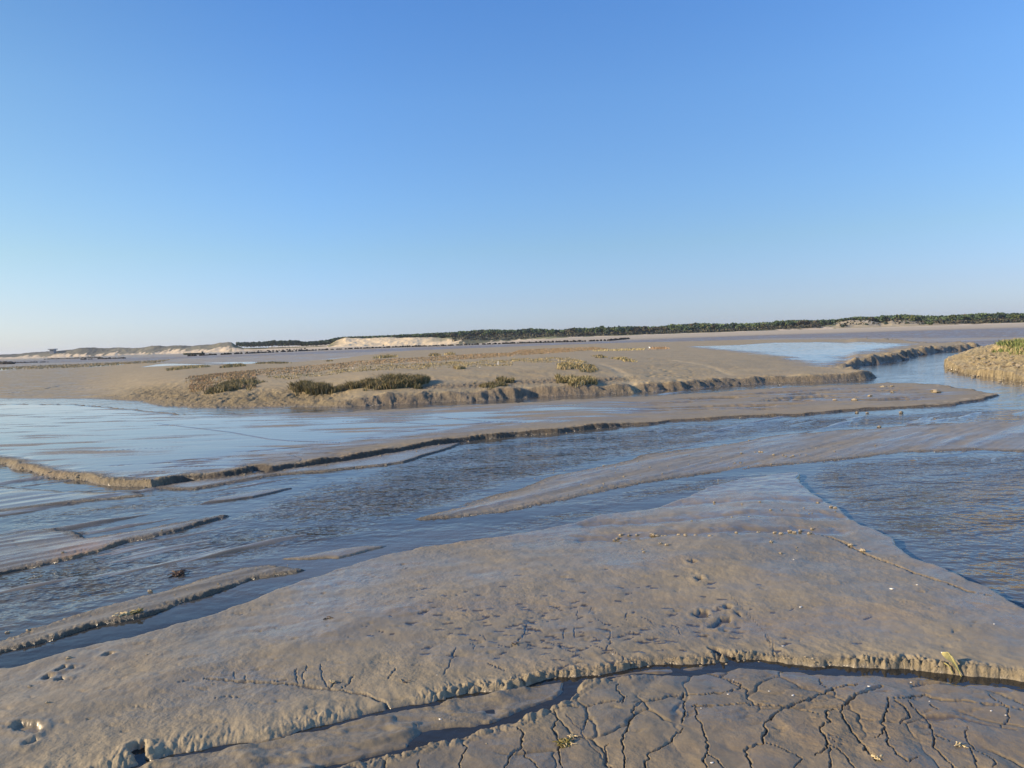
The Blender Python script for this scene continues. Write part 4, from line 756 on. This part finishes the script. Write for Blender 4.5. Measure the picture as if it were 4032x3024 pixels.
# ------------------------------------------------------------------ marsh plants on the island
def blades(name, px_poly, z0, n, hgt, wid, cols, label, cat='plant', group=None, kind=None, seed=1, lean=.35, clumpy=0.0, hit=False):
    g_ = np.random.default_rng(seed); pp = np.array(px_poly, float); x0, y0 = pp.min(0); x1, y1 = pp.max(0)
    W = np.array([q_[:2] for q_ in hits(px_poly, z0, 12)], np.float32) if hit else LL(px_poly, z0); wx0, wy0 = W.min(0); wx1, wy1 = W.max(0); X = np.empty(0, np.float32); Y = np.empty(0, np.float32)
    while len(X) < n:
        a = g_.uniform(wx0, wx1, n * 2).astype(np.float32); b = g_.uniform(wy0, wy1, n * 2).astype(np.float32); sd = poly_sd(a, b, W, 2.0) + fbm(a * .8, b * .8, 3, seed + 3) * (1.8 if hit else .2); ok = sd > 0
        if clumpy: ok &= (fbm(a * .9, b * .9, 3, seed) + g_.normal(0, .15, len(a)) > clumpy - .35)
        else: ok &= (np.minimum(sd * 2.2, 1) + fbm(a * 1.5, b * 1.5, 2, seed) * .5 > g_.random(len(a)) * .9)
        X = np.concatenate([X, a[ok]]); Y = np.concatenate([Y, b[ok]])
    X = X[:n]; Y = Y[:n]; Zg = np.maximum(ground(X, Y)[0], 0)
    h = hgt * g_.uniform(.45, 1.15, n) * (1 + .5 * fbm(X * 1.2, Y * 1.2, 2, seed + 5)); an = g_.uniform(0, 6.28, n); w = wid * g_.uniform(.6, 1.3, n)
    if hit: h = h * np.clip(.35 + (poly_sd(X, Y, W, 2.0) + .5) / 1.1, .3, 1)
    lx = g_.normal(0, lean, n) * h; ly = g_.normal(0, lean, n) * h; c_, s_ = np.cos(an) * w, np.sin(an) * w
    ctr = np.array([X.mean(), Y.mean(), Zg.mean()])
    def pt(dx, dy, dz_): return np.stack([X + dx, Y + dy, Zg + dz_], 1) - ctr
    V = np.concatenate([pt(-c_, -s_, -.02 + 0 * h), pt(c_, s_, -.02 + 0 * h), pt(c_ * .9 + lx * .4, s_ * .9 + ly * .4, h * .6), pt(-c_ * .9 + lx * .4, -s_ * .9 + ly * .4, h * .6), pt(lx - c_ * .2, ly - s_ * .2, h), pt(lx + c_ * .2, ly + s_ * .2, h * .97)])
    i = np.arange(n); Fc = np.concatenate([np.stack([i, i + n, i + 2 * n, i + 3 * n], 1), np.stack([i + 3 * n, i + 2 * n, i + 5 * n, i + 4 * n], 1)])
    cc = np.asarray(cols)[g_.integers(0, len(cols), n)] * g_.uniform(.8, 1.2, (n, 1))
    o = np_obj(name, V, Fc, MAT['blade'], np.tile(cc, (6, 1))); o.location = ctr
    return tag(o, label, cat, group, kind)
I7 = lambda p: Zm(1000, 1420, .3165, p); I1 = lambda p: Zm(0, 1200, B_, p); I2 = lambda p: Zm(1008, 1200, B_, p); I3 = lambda p: Zm(2016, 1150, B_, p)
gr = [(.18, .155, .075), (.23, .19, .10), (.14, .13, .06), (.28, .22, .13)]; dg = [(.09, .09, .045), (.14, .125, .06), (.20, .165, .085)]; rd = [(.36, .23, .14), (.34, .245, .15), (.38, .28, .18), (.30, .20, .12)]; yl_ = [(.38, .32, .17), (.32, .27, .13), (.44, .36, .20)]; bn = [(.22, .17, .09), (.20, .17, .085), (.28, .22, .12)]
GP = 'cordgrass patches on the island'
blades('cordgrass_patch', I7([(230, 430), (560, 445), (760, 425), (1000, 400), (1040, 350), (700, 330), (450, 350), (300, 390)]), .7, 5200, .36, .016, dg + gr, 'dense cordgrass patch, darkest at its left front edge, above the cut bank', 'grass patch', GP, seed=11, hit=True)
blades('cordgrass_patch', I7([(1000, 400), (1300, 385), (1600, 365), (1620, 300), (1300, 300), (1000, 340)]), .75, 3200, .28, .016, gr, 'low cordgrass joining the two dense patches above the cut bank', 'grass patch', GP, seed=12, hit=True)
blades('cordgrass_patch', I7([(1500, 370), (1900, 355), (2150, 300), (2100, 240), (1700, 250), (1450, 300)]), .75, 5200, .38, .016, gr + dg, 'dense olive cordgrass patch at the middle of the island', 'grass patch', GP, seed=13, hit=True)
blades('cordgrass_patch', I1([(1880, 760), (2060, 755), (2212, 720), (2212, 670), (2000, 680), (1860, 720)]), .6, 3200, .28, .016, gr + dg[1:], 'brown green cordgrass patch at the left of the island', 'grass patch', GP, seed=14, hit=True)
blades('cordgrass_patch', I1([(1760, 755), (1840, 745), (1830, 712), (1770, 725)]), .5, 260, .16, .016, dg, 'small dark green tuft left of the brown green patch', 'grass patch', GP, seed=15, hit=True)
blades('cordgrass_patch', I1([(1420, 605), (1600, 590), (1830, 560), (1760, 545), (1560, 560), (1430, 580)]), .3, 1500, .20, .025, gr + yl_, 'long pale green grass patch farthest left on the island', 'grass patch', GP, seed=16)
blades('cordgrass_patch', I1([(1890, 578), (2000, 572), (2140, 555), (2090, 530), (1950, 545)]), .35, 1000, .22, .025, gr, 'green grass patch second from the left on the island back', 'grass patch', GP, seed=17)
blades('cordgrass_patch', I2([(-30, 522), (120, 522), (320, 523), (250, 508), (60, 505)]), .4, 800, .18, .03, gr, 'long thin green grass patch beside the blue pool behind the island', 'grass patch', GP, seed=18)
blades('cordgrass_patch', I2([(980, 493), (1120, 485), (1250, 472), (1150, 458), (1060, 470)]), .6, 700, .25, .03, gr + yl_, 'green and straw patch on the island back skyline', 'grass patch', GP, seed=19)
blades('cordgrass_patch', I2([(1480, 468), (1600, 465), (1590, 452), (1500, 452)]), .6, 350, .25, .03, bn, 'dark brown tuft on the island back skyline', 'grass patch', GP, seed=20)
blades('cordgrass_patch', I2([(1620, 455), (1730, 452), (1720, 440), (1650, 436)]), .6, 350, .25, .03, bn + yl_, 'brown and straw tuft right of the dark brown one', 'grass patch', GP, seed=21)
blades('cordgrass_patch', I2([(600, 503), (670, 500), (660, 490), (610, 493)]), .5, 160, .16, .03, bn, 'tiny brown tuft at the pool edge behind the island', 'grass patch', GP, seed=22)
blades('cordgrass_patch', I3([(380, 760), (560, 800), (700, 795), (700, 750), (560, 735), (390, 735)]), .65, 2800, .26, .016, dg + yl_, 'dark clump with straw tips near the two crossing tracks', 'grass patch', GP, seed=23, hit=True)
blades('cordgrass_patch', I3([(380, 660), (600, 700), (760, 690), (640, 630), (480, 615)]), .6, 1200, .15, .02, yl_ + gr, 'sparse straw coloured patch behind the dark clump', 'grass patch', GP, seed=24, hit=True)
blades('cordgrass_patch', I3([(730, 572), (790, 572), (780, 552), (735, 552)]), .5, 250, .15, .025, gr, 'small olive tuft left of the pair on the bare mud', 'grass patch', GP, seed=25, hit=True)
blades('cordgrass_patch', I3([(880, 590), (1060, 605), (1000, 575), (900, 570)]), .5, 450, .15, .025, yl_ + gr, 'small straw tuft right of the pair on the bare mud', 'grass patch', GP, seed=26, hit=True)
blades('cordgrass_patch', I3([(690, 545), (900, 535), (1160, 518), (1160, 500), (1000, 510), (700, 530)]), .5, 900, .14, .03, yl_, 'thin line of straw coloured grass left of the rusty strip', 'grass patch', GP, seed=27)
blades('cordgrass_patch', I3([(1180, 512), (1370, 500), (1340, 485), (1200, 488)]), .5, 700, .14, .03, rd, 'rusty orange strip of low plants at the right end of the island', 'grass patch', GP, seed=28)
blades('cordgrass_patch', I2([(1680, 572), (1800, 568), (1790, 545), (1690, 548)]), .7, 420, .15, .02, yl_ + gr, 'small yellow green patch alone on the middle of the island', 'grass patch', GP, seed=29, hit=True)
blades('red_saltwort_carpet', I2([(0, 610), (300, 600), (700, 570), (1100, 540), (1500, 520), (2212, 470)]) + I3([(0, 575), (300, 555), (560, 520), (850, 488), (700, 472), (300, 488), (60, 500)]) + I2([(2212, 425), (1900, 435), (1500, 470), (1000, 498), (600, 515), (300, 535), (0, 560)]), .75, 19000, .075, .022, rd + bn, 'thin carpet of rusty red low plants over the top of the island', 'ground cover', kind='stuff', seed=31, clumpy=.3)
blades('straw_ground_cover', I2([(100, 650), (700, 610), (1400, 600), (2212, 560)]) + I3([(0, 640), (400, 640), (700, 640), (500, 590), (0, 600)]) + I2([(2212, 500), (1500, 530), (700, 575), (100, 610)]), .75, 6000, .06, .02, yl_ + bn, 'sparse straw coloured seedlings on the bare island mud', 'ground cover', kind='stuff', seed=32, clumpy=.5)
blades('brown_ground_cover', I1([(1600, 660), (1700, 640), (2212, 590), (2212, 720), (1950, 700), (1650, 720)]), .55, 5200, .11, .018, bn + rd, 'brown low plants around the left patches of the island', 'ground cover', kind='stuff', seed=33, clumpy=.3)
blades('left_flat_plants', I1([(-100, 545), (400, 520), (1000, 495), (1500, 470), (1300, 510), (700, 540), (0, 560)]), .15, 3500, .16, .06, bn, 'brown low plants strewn over the far left flats', 'ground cover', kind='stuff', seed=34, clumpy=.42)
blades('cordgrass_patch', I2([(1860, 725), (2000, 740), (2230, 745), (2230, 640), (2080, 625), (1980, 680)]), .7, 1300, .14, .018, dg + gr, 'low olive growth on the dark broken mud left of the dark clump', 'grass patch', GP, seed=35, hit=True)
I6 = lambda p: Zm(3632, 1320, .1808, p)
gc = [(.12, .16, .05), (.17, .20, .07), (.09, .12, .04), (.22, .21, .09)]
blades('green_grass', I6([(1440, 268), (1580, 258), (1700, 262), (1900, 292), (2212, 312), (2900, 350), (6000, 420), (6000, 150), (2900, 150), (2212, 150), (1800, 200), (1600, 215)]), 1.05, 9000, .26, .022, gc, 'fresh green grass on top of the yellow mud bank at the right edge', 'grass', kind='stuff', seed=41)

# ------------------------------------------------------------------ small things lying on the mud
def clod_mesh(seed, flat=.5):
    g_ = np.random.default_rng(seed); V = []; Fc = []; n, m = 9, 6
    for j in range(m + 1):
        ph = math.pi * j / m
        for i in range(n):
            th = 2 * math.pi * i / n; d = 1 + .28 * g_.normal(); V.append((math.cos(th) * math.sin(ph) * d * .5, math.sin(th) * math.sin(ph) * d * .5 * .7, math.cos(ph) * .5 * flat * (1 + .15 * g_.normal()) + flat * .30))
    for j in range(m):
        for i in range(n): Fc.append((j * n + i, (j + 1) * n + i, (j + 1) * n + (i + 1) % n, j * n + (i + 1) % n))
    return V, Fc
clods = []
for k in range(6):
    V, Fc = clod_mesh(700 + k); o = mesh_obj('mud_clod', V, Fc, MAT['clod'], smooth=False); clods.append(o.data); bpy.data.objects.remove(o)
V, Fc = clod_mesh(720, .28); o = mesh_obj('shell', V, Fc, MAT['shell'], smooth=True); SHELL = o.data; bpy.data.objects.remove(o)
def scatter(pxs, size, label, group, name='mud_clod', cat='mud clod', me=None, z0=.15, dist=True):
    hs = hits(pxs, z0)
    for i, (x, y, z) in enumerate(hs):
        o = bpy.data.objects.new(name, me or random.choice(clods)); C.objects.link(o); s = (size[i] if isinstance(size, (list, tuple)) else size) * random.uniform(.55, .95) * (math.hypot(x, y, CAM_H) / 3024)
        o.location = (x, y, z); o.scale = (s, s, s); o.rotation_euler = (0, 0, random.uniform(-.6, .6)); tag(o, label if isinstance(label, str) else label[i], cat, group)
b3 = lambda p: Zm(2688, 1500, A_, p)
scatter(b3([(1130, 212), (1195, 213), (1415, 208), (1635, 248), (1275, 300)]), [20, 18, 22, 10, 20], ['pale clod in the water, left of a pair below the dark bar edge', 'pale clod in the water, right of a pair below the dark bar edge', 'flat pale clod alone in the streaky shallows right of the pair', 'tiny dark clod farthest right in the streaky shallows', 'clod at the upper edge of the wide pebbly bar'], 'clods in the streaky shallows')
scatter(b3([(985, 126), (1115, 128), (1215, 100), (1300, 38), (1355, 36), (1360, 75), (1640, 72)]), [24, 32, 22, 26, 20, 18, 34], ['dark rimmed clod left of the biggest clod on the wet sheet', 'biggest pale clod on the wet sheet in front of the bank', 'flat clod up right of the biggest one on the wet sheet', 'wide clod, left half of the farthest pair on the wet sheet', 'clod, right half of the farthest pair on the wet sheet', 'small clod just before the farthest pair', 'long clod at the left end of a dark line near the bend'], 'clods on the wet sheet before the island')
scatter(b3([(670, 490), (700, 493), (650, 482), (590, 480), (500, 460), (515, 462), (470, 463), (340, 532), (375, 530), (400, 533), (430, 385), (575, 540), (760, 478), (800, 480), (380, 470), (225, 485), (865, 435), (1250, 418), (985, 457), (715, 487)]), [14, 12, 10, 12, 16, 12, 10, 12, 12, 10, 12, 10, 10, 10, 10, 8, 10, 10, 9, 12], 'small pale clod among the crumbs on the wide pebbly bar', 'pale clods on the wide pebbly bar')
scatter(Zm(1344, 1500, A_, [(1920, 520), (1955, 550), (1700, 550), (1655, 570), (1605, 680), (1555, 672), (1700, 665), (1690, 690), (1765, 682), (1470, 735), (1830, 620), (2000, 560), (2080, 600)]), 9, 'tiny pale clod on the left part of the wide pebbly bar', 'tiny clods on the left part of the bar')
l2 = lambda p: Zm(2400, 2050, .4521, p)
scatter(l2([(70, 158), (100, 128), (170, 130), (240, 128), (380, 128), (420, 128), (460, 130), (490, 128), (600, 122), (660, 125), (750, 120), (1105, 104), (1295, 100), (1440, 108), (1490, 115), (1570, 92), (1610, 100), (1660, 92), (1740, 115), (1765, 75), (660, 133), (40, 165)]), [24, 20, 20, 18, 24, 22, 20, 18, 22, 16, 24, 18, 22, 18, 18, 22, 22, 22, 22, 20, 14, 16], 'knobbly pale clod in the row along the far rim of the big mud tongue', 'row of clods along the rim of the mud tongue')
scatter(l2([(870, 133)]), 26, 'dark weedy lump in the middle of the clod row', None, 'mud_clod', 'mud clod', None)
scatter(l2([(1410, 188), (1490, 285), (500, 213), (440, 200), (290, 250), (300, 272), (98, 195), (1630, 235), (1635, 262)]), [20, 18, 20, 16, 14, 12, 12, 8, 8], ['lone clod below the right end of the clod row', 'dark flat crumb lowest right below the clod row', 'dark clod, right of a pair below the row of clods', 'dark clod, left of a pair below the row of clods', 'clod, upper of two pale ones below the row', 'clod, lower of two pale ones below the row', 'small pale clod just under the left end of the row', 'tiny pale crumb, upper of two right of the lone clod', 'tiny pale crumb, lower of two right of the lone clod'], 'single clods below the row')
scatter(m2([(570, 178), (645, 178), (205, 128), (385, 140), (875, 128), (960, 160), (990, 165), (990, 188), (785, 165), (840, 200), (820, 202), (500, 125), (150, 105), (430, 220), (320, 222), (60, 248), (1165, 445), (1085, 408)]), [14, 11, 16, 9, 14, 18, 16, 10, 9, 11, 9, 12, 8, 10, 10, 14, 34, 22],
    ['round pale clod, larger of two in the middle of the stepped point', 'round pale clod, smaller of two in the middle of the stepped point', 'brown clod at the upper left of the stepped point', 'tiny pale clod above the two round ones', 'clod at the water edge, highest on the point', 'crumbly clod at the water edge corner, left of two', 'crumbly clod at the water edge corner, right of two', 'small clod just below the corner clods', 'small pale clod left of the corner', 'pale clod on the drier strip, right of two', 'pale clod on the drier strip, left of two', 'small brown clod above the round pair', 'speck of clod farthest up left on the point', 'crumb on the edge of the lowest step, right of two', 'crumb on the edge of the lowest step, left of two', 'yellow clod at the left end of the lowest step', 'large flat pale clod lying on the oblique runnel', 'flat clod up left of the large one on the oblique runnel'], 'clods on the stepped point of the mud tongue')
s0 = lambda p: Zm(0, 2000, A_, p)
scatter(s0([(50, 822), (180, 793), (975, 552), (630, 675), (880, 622), (1215, 530), (1415, 492), (1135, 563), (1660, 395), (1780, 410), (1050, 145), (405, 288), (290, 795), (90, 848), (445, 975), (570, 698), (1865, 378)]), [22, 14, 20, 9, 8, 10, 9, 10, 10, 9, 10, 12, 9, 9, 22, 8, 6],
    ['pale stone at the waterline nearest the left edge', 'small pale stone right of the first at the waterline', 'brown topped stone at the waterline of the long left bar', 'small pale clod on the upper edge of the left bar', 'tiny pale clod on the grooved left bar', 'small white stone on the right half of the left bar', 'white speck stone near the tip of the left bar', 'dark clod below the waterline stone', 'pale clod near the tip of the long left bar', 'tiny clod at the very tip of the long left bar', 'clod on the back bar above the rippled water', 'yellow clod at the orange stain on the back bar', 'tiny dark clod at left on the grooved bar', 'crumb at the lower left end of the grooved bar', 'lump of mud at the edge of the big tongue, far left', 'tiny crumb left of the small pale one', 'tiny crumb on the thin spit behind'], 'stones and clods on the left bars', 'stone', 'stone', None, .05)
scatter(c0([(195, 458), (310, 563), (1465, 690), (1375, 443), (950, 253)]) + c1([(1125, 182), (940, 830)]), [16, 18, 14, 10, 10, 16, 8], ['dark pebble left of the tongue below the holes', 'dark flat pebble above the shallow print', 'pebble with a hole beside it near the runnel', 'tiny pale pebble in the middle of the tongue left', 'tiny pebble below the tongue edge', 'dark speckled pebble above the crumbly scarp', 'small pale pebble right of the dark thread of water'], 'pebbles on the near mud', 'pebble', 'pebble')
scatter(c2([(1480, 432), (1207, 460), (715, 517), (560, 490), (295, 510), (1600, 555), (120, 600), (2000, 618), (190, 955)]), [11, 10, 12, 10, 9, 9, 8, 14, 12], ['white shell on the wet strip under the scarp', 'white shell at the head of the wide middle crack', 'pale shell by the long slanting crack', 'round white shell in the middle of the upper cracked mud', 'shell bit above the long level crack', 'shell right of the curved crack', 'shell bit left of the level crack', 'cluster of shell bits at the right of the cracked mud', 'pale shell bit in the bottom of the cracked mud'], 'shells on the cracked mud', 'shell', 'shell', SHELL, .06)
scatter(m2([(1355, 690), (1520, 663), (765, 808), (720, 498)]) + c2([(650, 195), (1697, 245), (2020, 55), (330, 415), (2095, 645)]) + c1([(1760, 250), (640, 672), (620, 385)]), [14, 12, 12, 8, 12, 20, 8, 6, 8, 8, 12, 7],
    ['white shell, left of the two on the smooth right of the tongue', 'white shell, right of the two on the smooth right of the tongue', 'flat white shell above the groove of the worm track', 'tiny white shell high on the tongue', 'white shell at the lower end of the worm track', 'large grey white shell above the dead reed', 'tiny white shell far right on the tongue', 'shell speck under the crumbly scarp', 'shell speck at the right edge of the cracks', 'tiny shell above the scarp in the middle', 'white shell on the brown floor of the runnel', 'shell speck on the lit slope'], 'shells on the mud tongue', 'shell', 'shell', SHELL, .18)
scatter([(1391, 1450), (1890, 1447), (1932, 1441)], [14, 12, 12], ['white scrap lying in the rusty carpet of the island', 'curled white scrap on bare mud in the middle of the island', 'white scrap right of the curled one on the island'], 'white scraps on the island', 'litter', 'litter', SHELL, .75)

def along(pts, n, jx, jy, seed):
    g_ = np.random.default_rng(seed); a = np.array(pts, float); L = np.concatenate([[0], np.cumsum(np.hypot(*np.diff(a, axis=0).T))]); t = g_.uniform(0, L[-1], n)
    return list(zip(np.interp(t, L, a[:, 0]) + g_.normal(0, jx, n), np.interp(t, L, a[:, 1]) + g_.normal(0, jy, n)))
scatter(along([(0, 1822), (152, 1866), (304, 1886), (486, 1912), (600, 1915)], 26, 8, 4, 1), 12, 'small lump of mud on the sunlit crumbling edge at left centre', 'lumps along the sunlit left edge', z0=.08)
scatter(along([(644, 1905), (972, 1868), (1344, 1818), (1733, 1750), (2292, 1692)], 26, 10, 4, 2), 9, 'small lump of mud on the dark edge of the wet sheet', 'lumps along the dark edge of the wet sheet', z0=.08)
scatter(along([(2180, 2680), (2640, 2612), (2992, 2606), (3417, 2628), (3751, 2662)], 40, 12, 5, 3), 11, 'small broken lump at the foot of the crumbly near scarp', 'lumps at the foot of the near scarp', z0=.02)
scatter(along([(3800, 1420), (3900, 1430), (4020, 1440)], 55, 60, 18, 4), 17, 'yellow lump of mud on the rubbly slope of the right bank', 'lumps on the right bank', z0=.5)
scatter(along([(3720, 1462), (3858, 1488), (3975, 1508), (4032, 1524)], 20, 12, 4, 5), 10, 'yellow lump of mud along the water edge of the right bank', 'lumps at the foot of the right bank', z0=.1)
scatter(along([(2250, 1915), (2600, 1860), (3000, 1810)], 40, 120, 22, 6), 6, 'crumb sized pale lump strewn over the wide pebbly bar', 'crumbs strewn over the pebbly bar', z0=.04)
def wrack(px, py, size, label, mats, seed, z0=.1, n=16):
    g_ = np.random.default_rng(seed); x, y, z = hits([(px, py)], z0)[0]; k = size * math.hypot(x, y, CAM_H) / 3024; e = empty('seaweed', (x, y, z))
    for part, (mt, cnt) in zip(('frond', 'stem'), ((mats[0], n), (mats[1], n // 2))):
        V = []; Fc = []
        for q in range(cnt):
            p = np.array([g_.normal(0, .18), g_.normal(0, .12), .02]) * k; a = g_.uniform(0, 6.28); d = np.array([math.cos(a), math.sin(a), g_.uniform(.1, .7)]); w = k * (.10 if part == 'frond' else .035) * g_.uniform(.6, 1.2); o = len(V); m = 6
            for t in range(m):
                sd = np.array([-math.sin(a), math.cos(a), .3 * g_.normal()]) * w * (1 - .6 * abs(2 * t / (m - 1) - 1)); V += [tuple(p + sd), tuple(p - sd), tuple(p + (0, 0, w * .5))]; p = p + d * k * .10; d[2] -= .22; a += g_.normal(0, .35); d[0], d[1] = math.cos(a), math.sin(a); p[2] = max(p[2], .004)
            for t in range(m - 1):
                b = o + t * 3; Fc += [(b, b + 3, b + 5, b + 2), (b + 2, b + 5, b + 4, b + 1), (b + 1, b + 4, b + 3, b)]
        mesh_obj(part, V, Fc, mt, e)
    return tag(e, label, 'seaweed')
wrack(2230, 2930, 62, 'yellow brown wrack tuft standing on the cracked mud in the foreground', (MAT['weed'], MAT['weedp']), 1, .06, 20)
wrack(2250, 2900, 34, 'pale curled wrack bit just above the yellow brown tuft', (MAT['weedp'], MAT['weed']), 2, .06, 6)
wrack(712, 2268, 60, 'dark brown wrack clump lying in the shallow rippled water', (MAT['weedd'], MAT['weedd']), 3, 0, 24)
wrack(492, 2421, 50, 'yellow wrack with a long dark tail on the grooved left bar', (MAT['weedp'], MAT['weedd']), 4, .06, 16)
wrack(535, 2413, 50, 'olive wrack lump right of the tailed one on the left bar', (MAT['weed'], MAT['weedp']), 5, .06, 18)
wrack(1294, 2434, 34, 'red brown leaf of wrack on the smooth tongue', (MAT['weedd'], MAT['weed']), 6, .2, 6)
wrack(1592, 2683, 36, 'thin brown wrack strip on the lit slope above the runnel', (MAT['weedd'], MAT['weedp']), 7, .1, 4)
wrack(1312, 2684, 26, 'tan wrack curl left of the gully mouth', (MAT['weedp'], MAT['weedd']), 8, .15, 8)
wrack(3777, 2936, 34, 'pale yellow wrack bit at the right of the cracked mud', (MAT['weedp'], MAT['weed']), 9, .06, 8)
wrack(3454, 2986, 34, 'yellow wrack bit at the foot of a long crack, bottom right', (MAT['weedp'], MAT['weed']), 10, .06, 8)
wrack(2028, 2535, 30, 'dark twiggy wrack bit in the middle of the tongue', (MAT['weedd'], MAT['weed']), 11, .2, 6)

# dead reed leaning over the scarp
def tube(V, Fc, pts, rad, n=6):
    o = len(V)
    for i, p in enumerate(pts):
        p = Vector(p); d = (Vector(pts[min(i + 1, len(pts) - 1)]) - Vector(pts[max(i - 1, 0)])).normalized(); s1 = d.orthogonal().normalized(); s2 = d.cross(s1); rd_ = rad[i] if isinstance(rad, (list, tuple)) else rad
        for k in range(n): t = k * 2 * math.pi / n; V.append(p + (s1 * math.cos(t) + s2 * math.sin(t)) * rd_)
    for i in range(len(pts) - 1):
        for k in range(n): Fc.append((o + i * n + k, o + i * n + (k + 1) % n, o + (i + 1) * n + (k + 1) % n, o + (i + 1) * n + k))
z8 = lambda p: Zm(3650, 2560, .17269, p)
(ax, ay, az_), (bx, by, bz_) = hits(z8([(380, 300), (800, 660)]), .12); az_ = max(az_, .12)
e = empty('dead_reed', (ax, ay, az_)); dv = Vector((bx - ax, by - ay, .0 - az_)); V = []; Fc = []; pts = [Vector((0, 0, -.01)) + dv * t + Vector((0, 0, 1)) * (.055 * math.sin(math.pi * t ** .8)) for t in np.linspace(0, 1, 10)]; tube(V, Fc, pts, [.004, .006, .008, .009, .010, .010, .009, .006, .004, .002]); mesh_obj('stem', V, Fc, MAT['reed'], e)
V = []; Fc = []; o_ = 0
for off, sc_ in ((.0, 1.0), (-.02, .62)):
    for i, t in enumerate(np.linspace(.05, .75 * sc_ + .1, 9)):
        p = dv * t + Vector((off, 0, .055 * math.sin(math.pi * t ** .8) - .004)); w = .018 * math.sin(math.pi * (i + .5) / 9.5) + .002; V += [p + Vector((-w, -w * .8, -w)), p + Vector((w * .3, w * .3, .004))]
        if i: b = len(V) - 4; Fc.append((b, b + 1, b + 3, b + 2))
mesh_obj('leaf', V, Fc, MAT['reed'], e)
V = []; Fc = []; (cx_, cy_, cz_), (dx_, dy_, dz2) = hits(z8([(400, 540), (590, 630)]), .06); tube(V, Fc, [(cx_ - ax, cy_ - ay, .07 - az_), ((cx_ + dx_) / 2 - ax, (cy_ + dy_) / 2 - ay, .06 - az_), (dx_ - ax, dy_ - ay, .01 - az_)], [.006, .005, .002]); mesh_obj('stem', V, Fc, MAT['reed'], e)
tag(e, 'dead yellow green reed bent over the edge of the crumbly scarp', 'reed')

# sticks on the right bank, a bird, a post
def stick(p0, p1, label, rad=.012):
    (a0, a1, a2), (b0, b1, b2) = hits([p0, p1], .35); V = []; Fc = []; m = Vector(((b0 - a0) / 2, (b1 - a1) / 2, (b2 - a2) / 2 + .03))
    tube(V, Fc, [(0, 0, .012), m, (b0 - a0, b1 - a1, b2 - a2 + .015)], [rad, rad * .9, rad * .5]); o = mesh_obj('stick', V, Fc, MAT['stick']); o.location = (a0, a1, a2); tag(o, label, 'stick')
stick(*I6([(650, 720), (760, 800)]), 'thin stick pointing up left on the wet shelf of the right bank', .014)
stick(*I6([(1740, 738), (1990, 695)]), 'long stick lying level, highest on the shelf of the right bank', .022)
stick(*I6([(1590, 805), (1800, 790)]), 'stick lying below the long one on the shelf of the right bank', .022)
x, y, z = hits([(1961, 1440)], .75)[0]; V, Fc = [], []; tube(V, Fc, [(0, 0, -.05), (.005, 0, .12), (.02, 0, .24)], [.022, .02, .016]); V2, F2 = [], []; o = mesh_obj('marker_post', V, Fc, MAT['white']); o.location = (x, y, z); tag(o, 'short white post sticking up from the middle of the island', 'post')
x, y, z = hits([(2558, 1375)], .6)[0]; e = empty('bird', (x, y, z))
def blob(V, Fc, c, s, n=10, m=7):
    o = len(V)
    for j in range(m + 1):
        ph = math.pi * j / m
        for i in range(n): th = 2 * math.pi * i / n; V.append((c[0] + s[0] * math.cos(th) * math.sin(ph), c[1] + s[1] * math.sin(th) * math.sin(ph), c[2] + s[2] * math.cos(ph)))
    for j in range(m):
        for i in range(n): Fc.append((o + j * n + i, o + (j + 1) * n + i, o + (j + 1) * n + (i + 1) % n, o + j * n + (i + 1) % n))
me = bpy.data.meshes.new('body'); b_ = bpy.data.objects.new('body', me); C.objects.link(b_); b_.parent = e
sk = [((-.19, 0, .13), .012), ((-.10, 0, .15), .035), ((0, 0, .165), .062), ((.07, 0, .19), .050), ((.105, 0, .25), .026), ((.12, 0, .285), .032), ((.15, 0, .285), .012)]
me.from_pydata([p for p, _ in sk], [(i, i + 1) for i in range(len(sk) - 1)], []); mo = b_.modifiers.new('skin', 'SKIN'); sub = b_.modifiers.new('sub', 'SUBSURF'); sub.levels = sub.render_levels = 2
for i, (_, q) in enumerate(sk): me.skin_vertices[0].data[i].radius = (q, q) if me.skin_vertices else (q, q)
me.materials.append(MAT['white'])
V, Fc = [], []; tube(V, Fc, [(.15, 0, .284), (.20, 0, .275)], [.008, .002]); mesh_obj('beak', V, Fc, MAT['beak'], e)
for s in (-1, 1): V, Fc = [], []; tube(V, Fc, [(.0, s * .025, .13), (-.005, s * .025, .06), (.005, s * .025, -.01)], .006); mesh_obj('leg', V, Fc, MAT['beak'], e)
e.rotation_euler = (0, 0, 1.9); tag(e, 'small white bird standing at the left of the rusty strip', 'bird')
